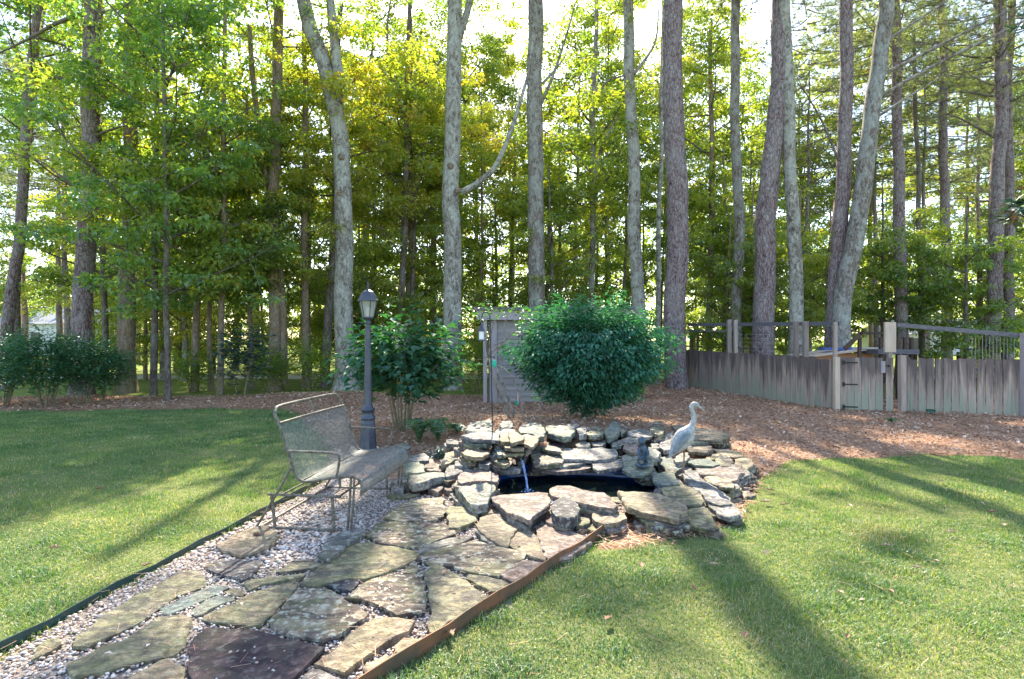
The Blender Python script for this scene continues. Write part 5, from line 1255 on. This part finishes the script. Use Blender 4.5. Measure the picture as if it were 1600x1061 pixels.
tree('pine_tree', 'thick purple pine leaning slightly right behind the wire panel', 1190, 1222, 16.6, 33, 'pine_bark', 25, 'P1', 17.5, 1, None, w_top=22, mid=[(1198, 400), (1212, 180)])
tree('oak_tree', 'lichened grey trunk crossing behind the twin fence posts', 1240, 1224, 16.4, 22, 'oak_bark', 18, 'P1', 12, .9, None, w_top=16, mid=[(1240, 300), (1230, 120)])
tree('pine_tree', 'upright member of the crossing pair of pines left of the gate', 1300, 1326, 16.2, 25, 'pine_bark', 19, 'P0', 12, 1, None, w_top=17, limbs=[([(1310, 250), (1285, 190), (1262, 150), (1245, 120)], 4)])
tree('pine_tree', 'grey pine leaning far right across its neighbour, left of the gate', 1310, 1386, 15.8, 28, 'grey_bark', 22, 'P1', 15, 1, None, w_top=18, mid=[(1320, 470), (1345, 300), (1372, 110)], limbs=[([(1371, 182, 0), (1405, 160, -.3), (1441, 137, -.6)], 5), ([(1376, 150, 0), (1450, 110, -.6), (1530, 75, -1.2), (1610, 35, -1.8)], 6), ([(1372, 120, 0), (1440, 88, -.4), (1520, 50, -.8), (1560, 36, -1)], 6), ([(1386, 64, 0), (1420, 40, 0), (1480, 0, 0)], 6), ([(1365, 240, 0), (1385, 222, 0), (1396, 214, 0)], 4)])
tree('pine_tree', 'dark pine trunk rising directly behind the gate', 1411, 1398, 19, 19, 'pine_bark', 19, 'P0', 10.0, 1, None, w_top=13)
tree('pine_tree', 'distant pine with bare side branches right of the upright pale box', 1481, 1470, 24, 15, 'pine_bark', 20, 'P1', 9.5, 1, None, w_top=11)
tree('pine_tree', 'pine trunk behind the far right pickets, left one of the close pair', 1548, 1567, 18, 21, 'pine_bark', 18, 'P0', 9.5, 1, None, w_top=17, limbs=[([(1555, 215), (1520, 195), (1480, 178), (1440, 190)], 4), ([(1552, 150), (1500, 143), (1440, 150)], 4), ([(1549, 90, 0), (1500, 85, 0), (1455, 60, 0)], 4)])
tree('pine_tree', 'pine trunk behind the far right pickets, right one of the close pair', 1577, 1579, 19, 15, 'pine_bark', 18, 'P1', 9.5, 1, None)
tree('pine_tree', 'thin trunk in shade between the gate pine and the bare-branched pine', 1442, 1425, 21, 9, 'dark_bark', 13, 'B1', 2.6, .9, LY)
# --- understory and woods behind (nothing tells these apart)
def woods(n, d0, d1, p0, p1, kinds, hz, csc, mats, label, group, barks, wpx=(7, 12), name='woodland_tree', skip=lambda p, d: False):
    k = 0
    for i in range(n):
        px = p0+(p1-p0)*(i+rnd.uniform(.1, .9))/n; d = rnd.uniform(d0, d1)
        if skip(px, d): continue
        cz = rnd.uniform(*hz); kd = rnd.choice(kinds); sc = rnd.uniform(*csc)
        tree(name, label, px, px+rnd.uniform(-18, 18), d, rnd.uniform(*wpx), rnd.choice(barks), cz+6*sc, kd, cz, sc, rnd.choice(mats), group=group, n=8)
woods(9, 17.5, 20.5, 1085, 1640, ['B0', 'B1'], (1.0, 2.2), (.7, .9), [LY], 'low yellow-green tree just beyond the fence', 'low trees just beyond the fence', ['dark_bark', 'brown_bark'])
woods(10, 19, 24, -60, 1060, ['B0', 'B1', 'A2'], (1.6, 3.0), (.8, 1.0), [LY], 'young leafy tree in the first rows of the woods', 'young trees at the edge of the woods', ['dark_bark', 'brown_bark', 'grey_bark'])
woods(6, 22, 26, 520, 1300, ['B0', 'B1'], (1.2, 4.0), (1.1, 1.35), [LY], 'tall leafy tree filling the middle of the woods behind the shed', 'tall leafy trees behind the shed', ['brown_bark', 'grey_bark'], (7, 10))
woods(22, 29, 38, -150, 1720, ['A0', 'A1', 'A2', 'A1'], (2.5, 7.5), (1.0, 1.3), [LY], 'leafy yellow-green tree standing among others in the sunlit woods', 'leafy trees in the sunlit woods', ['brown_bark', 'grey_bark', 'pine_bark'], (6, 10), skip=lambda p, d: p > 1420 and rnd.random() < .5 or (p < 130 and rnd.random() < .5))
woods(15, 31, 38, 330, 1700, ['A0', 'A1', 'A2'], (8, 11.5), (1.15, 1.35), [LY], 'tall tree whose crown closes the top of the view deep in the woods', 'tall crowned trees closing the view', ['brown_bark', 'grey_bark'], (7, 11), 'tall_tree')
woods(7, 32, 37, 540, 1080, ['A0', 'A1', 'A2'], (10, 13), (1.1, 1.3), [LY], 'tall tree whose crown closes the top of the view deep in the woods', 'tall crowned trees closing the view', ['brown_bark', 'grey_bark'], (7, 10), 'tall_tree')
woods(12, 40, 52, -150, 1750, ['A0', 'A1', 'A2'], (1.0, 7.0), (1.15, 1.4), [LY], 'distant leafy tree deep in the sunlit woods', 'distant trees deep in the woods', ['brown_bark', 'grey_bark'], (4, 7), skip=lambda p, d: p < 130 and rnd.random() < .4)
woods(14, 20, 27, 150, 780, ['B0', 'B1'], (.3, 1.1), (.6, .8), [LY], 'low leafy understory tree among the trunks left of the shed', 'low understory trees left of the shed', ['dark_bark', 'brown_bark'], (4, 6), 'understory_tree')
woods(9, 24, 36, 1250, 1700, ['P0', 'P1'], (6, 9.5), (1.0, 1.2), [None], 'distant pine with feathery needles showing over the fence', 'distant pines over the fence', ['pine_bark'], (8, 11), 'pine_tree')
woods(4, 24, 34, 0, 130, ['P0', 'P1'], (6.5, 9.5), (.9, 1.1), [None], 'distant pine with feathery needles over the left hedge', 'distant pines over the left hedge', ['pine_bark'], (8, 11), 'pine_tree')
for i in range(30):
    px = 205+ (1075-205)*(i+rnd.uniform(.1, .9))/30
    if 528 < px < 556 or 692 < px < 722 or 755 < px < 960 and rnd.random() < .5: continue
    d = rnd.uniform(19, 31); tree('slim_tree', 'slim trunk with a small high crown standing among others in the woods', px, px+rnd.uniform(-25, 25), d, rnd.uniform(5, 10), rnd.choice(['brown_bark', 'brown_bark', 'dark_bark']), (tp := rnd.uniform(8.5, 13)), 'B1', tp-2.2, .42, LY, group='slim trunks in the woods', n=8)
# far wood closing the view
fr = np.random.default_rng(5); n = 60000
a = fr.uniform(-.98, .98, n); dd = fr.uniform(58, 70, n)+4*np.sin(a*31); hx = a*dd
hh = 12+3*np.sin(a*9)+2.5*np.sin(a*23+1)+1.5*np.sin(a*61)
zz = fr.uniform(0, 1, n)**.9*hh
V, F, T = quads('far', np.stack([hx, dd, zz], 1), fr.uniform(.3, .6, n), fr.uniform(.2, .4, n), fr.uniform(0, 6.28, n), fr.uniform(-.8, .8, n), np.clip(.5+.2*np.sin(hx*.7)+.12*fr.standard_normal(n), 0, 1), None, fold=.2, roll=fr.uniform(-1, 1, n))
tag(link('far_wood', mesh_np('far', V, F, 3, T), None, M['leaf_yellow']), kind='stuff')

# ------------------------------------------------------------------ shrubs
def shrub(name, label, cat, c, rx, ry, z0, z1, n, leaf, mat, seed, wl=.5, lumps=.18, droop=(-.9, -.1), stems=7, bark='brown_bark', waist=.55, group=None, shell=.55, lump_s=3.0, stem_r=.02, sprig=0.0):
    r = np.random.default_rng(seed); g0 = gzf(c[0], c[1]); root = empty(name, (c[0], c[1], g0)); tag(root, label, cat, group)
    d = r.standard_normal((n, 3)); d /= np.linalg.norm(d, axis=1)[:, None]
    u = shell+(1-shell)*r.uniform(0, 1, n)**.7
    lum = np.array([1+lumps*(mnoise.noise(Vector((q[0]*lump_s+seed, q[1]*lump_s, q[2]*lump_s)))*1.6+.6*mnoise.noise(Vector((q[0]*9+seed, q[1]*9, q[2]*9)))) for q in d])
    if sprig:
        sd_ = r.standard_normal((60, 3)); sd_[:, 2] = np.abs(sd_[:, 2])*.9+.1; sd_ /= np.linalg.norm(sd_, axis=1)[:, None]
        dm = (d @ sd_.T).max(1); u = u*(1+sprig*np.clip((dm-.985)/.015, 0, 1)*(u > .8)*r.uniform(.2, 1, n))
    zc, zr = (z0+z1)/2, (z1-z0)/2; tz = (d[:, 2]*u+1)/2; ww = np.where(tz < .45, waist+(1-waist)*np.sin(np.clip(tz/.45, 0, 1)*1.5708), 1)
    P = np.stack([d[:, 0]*rx*u*lum*ww, d[:, 1]*ry*u*lum*ww, zc+d[:, 2]*zr*u*lum], 1)
    yaw = np.arctan2(d[:, 1], d[:, 0])+r.uniform(-.8, .8, n); L = leaf*r.uniform(.6, 1.25, n)
    up = d[:, 2] > .6; pitch = r.uniform(droop[0], droop[1], n); pitch[up] = r.uniform(-.3, .6, up.sum())
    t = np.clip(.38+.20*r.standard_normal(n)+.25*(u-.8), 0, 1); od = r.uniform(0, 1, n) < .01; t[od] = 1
    V, F, T = quads('f', P, L, L*wl, yaw, pitch, t, None, fold=.28, roll=r.uniform(-.35, .35, n))
    link('foliage', mesh_np('foliage', V, F, 3, T), root, M[mat])
    rr = random.Random(seed)
    for k in range(stems):
        a = rr.uniform(0, 6.28); b = rr.uniform(.04, .16); t_ = rr.uniform(.35, .75); m = MB()
        m.tube(smooth_path([(math.cos(a)*b, math.sin(a)*b*.8, -.05), (math.cos(a)*(b+rx*.15), math.sin(a)*(b+ry*.15), (z0+zc)/2*.8), (math.cos(a)*rx*t_, math.sin(a)*ry*t_, zc+rr.uniform(-.1, .3)*zr)], 4), [stem_r*(1-.07*i) for i in range(9)], 6, .08, k); m.build('stem', M[bark], root)
    return root
shrub('evergreen_bush', 'large rounded dark evergreen bush behind the pond in front of the shed', 'bush', (1.37, 9.7), 1.26, 1.15, .17, 1.97, 30000, .086, 'bush', 3, .50, .24, (-.95, -.1), 9, waist=.5, shell=.5, lump_s=4.2, sprig=.22)
x, y, z = ground_at(655, 664); shrub('round_leaved_shrub', 'multi-stemmed shrub with broad dark leaves right behind the lamp post', 'shrub', (-1.66, 8.45), .84, .72, .42, 1.64, 2100, .135, 'shrub', 5, .72, .42, (-.8, .15), 11, waist=.8, shell=.3, lump_s=2.4, stem_r=.017, sprig=.3)
for i, (px, d, rx, h, lab) in enumerate([(2, 12.6, 1.0, 1.72, 'green hedge shrub at the very left edge, cut off by the frame'), (70, 12.4, .8, 1.74, 'middle green shrub of the left hedge, in front of the leaning pines'), (133, 12.9, .85, 1.62, 'rightmost green shrub of the left hedge, before the big pine')]):
    shrub('hedge_shrub', lab, 'shrub', ((px-800)/FPX*d, d), rx, .7, .28, h, 5200, .085, 'hedge', 20+i, .5, .35, (-.6, .5), 8, waist=.6, shell=.3, group='shrubs of the left hedge', stem_r=.015)
shrub('hedge_shrub', 'low sprawling green shrub at the base of the big left pine', 'shrub', ((168-800)/FPX*13.4, 13.4), .55, .5, .25, 1.35, 2200, .09, 'hedge', 29, .5, .4, (-.4, .6), 6, waist=.6, shell=.3, stem_r=.012)
shrub('blue_green_shrub', 'open blue-green broadleaf shrub among thin trunks left of the bench', 'shrub', ((378-800)/FPX*14, 14.0), .62, .5, .25, 1.95, 850, .17, 'bluish', 31, .4, .4, (-.5, .5), 6, waist=.8, shell=.25, stem_r=.015)
for i, (px, d, h, lab) in enumerate([(420, 15.5, 1.3, 'low leafy sapling growing at the foot of the tall brown trunk'), (492, 15.6, 1.5, 'low leafy sapling between the greenish stem and the leaning stem'), (300, 15.8, 1.2, 'low leafy sapling under the yellow-green maple'), (600, 17.5, 1.4, 'low leafy sapling between the forked oak and the lamp'), (745, 15.8, 1.9, 'leafy sapling just left of the shed'), (1110, 19, 1.9, 'leafy sapling behind the first fence rails')]):
    shrub('sapling_shrub', lab, 'shrub', ((px-800)/FPX*d, d), .6, .5, .15, h, 900, .12, 'leaf_green', 40+i, .55, .4, (-.4, .5), 4, waist=.8, shell=.2, stem_r=.012)
# bare arching shrub at the shed corner
bx, by, bz = at(797, 656, .25); bs = empty('bare_shrub', (bx, by, gzf(bx, by))); tag(bs, 'nearly bare arching shrub with a few pale leaves at the shed corner', 'shrub')
g0 = gzf(bx, by); stems = [[(797, 657), (786, 625), (772, 585), (762, 555), (757, 520), (748, 492), (741, 480)], [(797, 657), (782, 620), (768, 580), (764, 550), (768, 515), (778, 490)], [(803, 650), (792, 615), (776, 575), (765, 553), (780, 540), (800, 520), (825, 505)], [(818, 655), (812, 620), (800, 590), (785, 573), (768, 570)], [(765, 553), (755, 560), (745, 562), (735, 560)], [(764, 553), (780, 548), (795, 545), (812, 530)], [(790, 500), (786, 520), (782, 540), (770, 556)], [(785, 556), (783, 575), (786, 590), (777, 602)], [(775, 548), (790, 530), (792, 505), (788, 485)], [(770, 540), (800, 528), (822, 522)], [(800, 520), (812, 500), (818, 490)]]
for k, st in enumerate(stems):
    m = MB(); P = smooth_path([Vector(((a-800)/FPX*by-bx, rnd.uniform(-.06, .06)*(i > 0), zpx(b, by)-g0)) for i, (a, b) in enumerate(st)], 4)
    r0 = .020 if k < 3 else (.016 if k == 3 else .007); m.tube(P, [r0*(1-.7*i/(len(P)-1)) for i in range(len(P))], 6, .1, k); m.build('stem', M['grey_bark'], bs)
cen = [Vector(((a-800)/FPX*by-bx+rnd.uniform(-.1, .1), rnd.uniform(-.15, .15), zpx(b, by)-g0)) for a, b in [(745, 482), (750, 495), (778, 492), (825, 505), (812, 498), (800, 480), (818, 488), (770, 478), (822, 520), (738, 500), (835, 490), (790, 484)]]
me = cloud('foliage', cen, [.16]*len(cen), 16, .085, .55, .6, (-.4, .6), seed=77); link('foliage', me, bs, M['fern'])
# fern, strap-leaf clump, little weeds
def clump(name, label, cat, px, py, n, L, W, mat, seed, spread, arch, seg=5):
    x, y, z = ground_at(px, py); r = random.Random(seed); root = empty(name, (x, y, z)); tag(root, label, cat)
    for k in range(n):
        a = r.uniform(0, 6.28); m = MB(); ln = L*r.uniform(.7, 1.15); vs = []; bx_, by_ = r.gauss(0, spread*.35), r.gauss(0, spread*.35); el = r.uniform(.7, 1.35)
        p = Vector((bx_, by_, 0)); s = Vector((-math.sin(a), math.cos(a), 0))
        for i in range(seg+1):
            w = W*(1-(i/seg)**2)*.5+.0006; vs += [p-s*w, p+s*w]; p = p+Vector((math.cos(a)*math.cos(el), math.sin(a)*math.cos(el), math.sin(el)))*ln/seg; el -= arch*r.uniform(.7, 1.2)
        m.add(vs, [(2*i, 2*i+1, 2*i+3, 2*i+2) for i in range(seg)], True)
        me = m
        o = m.build('blade', M[mat], root)
    return root
clump('strap_leaf_plant', 'dark green strap-leaved clump beside the stones left of the pond', 'plant', 688, 716, 46, .30, .014, 'liriope', 3, .20, .38)
def ferny(label, px, py, R_, H, n, seed, name='fern'):
    x, y, z = ground_at(px, py); root = empty(name, (x, y, z)); tag(root, label, 'plant'); r = random.Random(seed)
    for k in range(n):
        a = r.uniform(0, 6.28); rr = R_*r.uniform(.3, 1); m = MB(); P = smooth_path([(0, 0, 0), (math.cos(a)*rr*.45, math.sin(a)*rr*.45, H*r.uniform(.7, 1.1)), (math.cos(a)*rr, math.sin(a)*rr, H*r.uniform(.45, .95))], 6)
        m.tube(P, .0022, 4, cap=False); vs = []; fs = []
        for i, p in enumerate(P[2:-1]):
            t = (P[i+3]-P[i+2]).normalized(); s = t.cross(Vector((0, 0, 1))).normalized(); ln = .075*math.sin(3.14*(i+1.6)/(len(P)-.5))
            for sg in (-1, 1):
                b = len(vs); q = p+s*sg*ln+t*.02; vs += [p, p+t*.016+s*sg*ln*.5, q, p-t*.008+s*sg*ln*.5]; fs += [(b, b+1, b+2), (b, b+2, b+3)]
        m.add(vs, fs, False); me = bpy.data.meshes.new('frond'); me.from_pydata(m.v, [], m.f)
        at_ = me.attributes.new('tint', 'FLOAT', 'POINT'); at_.data.foreach_set('value', [r.uniform(.2, .9)]*len(m.v)); me.update(); link('frond', me, root, M['fern'])
ferny('light green feathery plant under the round-leaved shrub', 655, 692, .34, .30, 26, 4)
ferny('light green feathery plant just behind the strap-leaved clump', 684, 690, .30, .28, 22, 5)
ferny('faint green seedling patch on the litter between the shrub and the stones', 715, 676, .25, .12, 12, 6)
ferny('small green weed at the foot of the grey-blue pickets', 1455, 648, .14, .10, 8, 7)
ferny('small green weed in the litter below the gate', 1395, 660, .14, .08, 8, 8)
# magnolia reaching in from the right edge
mg = empty('magnolia_tree', (6.3, 5.9, 0)); tag(mg, 'magnolia reaching in at the right edge with a spray of dark glossy leaves', 'tree')
m = MB(); m.tube([(0, 0, 0), (.05, 0, 1.5), (0, 0, 3), (.05, 0, 5.6)], [.12, .10, .09, .03], 10, .08, 3); m.build('trunk', M['grey_bark'], mg)
cen = []
for (px, py, d) in [(1592, 328, 6.1), (1612, 318, 6.0), (1585, 340, 6.15), (1640, 300, 6.0), (1604, 35, 6.2), (1640, 10, 6.3)]:
    p = on_plane(px, py, d)-Vector((6.3, 5.9, 0)); cen.append(p)
    m = MB(); m.tube([(0.02, 0, p.z-.35), (p.x*.5, p.y*.5, p.z-.2), p], [.025, .016, .007], 6); m.build('limb', M['grey_bark'], mg)
me = cloud('foliage', cen, [.13, .15, .10, .2, .08, .2], 22, .16, .42, .8, (-.8, .5), .5, .35, seed=9); link('foliage', me, mg, M['magnolia'])

# ------------------------------------------------------------------ far houses
def house(label, x, y, w, dp, h, roofh, cat='house'):
    r = empty('distant_house', (x, y, 0)); tag(r, label, cat)
    m = MB(); m.box((0, dp/2, h/2), (w, dp, h)); m.build('wall', M['houseW'], r)
    m = MB(); e = .4; m.add([(-w/2-e, -e, h), (w/2+e, -e, h), (w/2+e, dp+e, h), (-w/2-e, dp+e, h), (-w/2, dp/2, h+roofh), (w/2, dp/2, h+roofh)], [(0, 1, 5, 4), (2, 3, 4, 5), (1, 2, 5), (3, 0, 4), (3, 2, 1, 0)]); m.build('roof', M['houseR'], r)
    for k in range(3):
        m = MB(); m.box((-w/3+k*w/3, -.03, h*.55), (1.1, .04, 1.3)); wn_ = m.build('window', M['white'], r); m = MB(); m.box((-w/3+k*w/3, -.06, h*.55), (.9, .03, 1.1)); m.build('pane', M['pane_dark'], wn_)
house('pale house far beyond the left hedge', -46, 54, 9, 8, 3.0, 1.9)
house('pale house with grey roof glimpsed over the right fence', 42, 54, 9, 6, 2.0, 1.6)
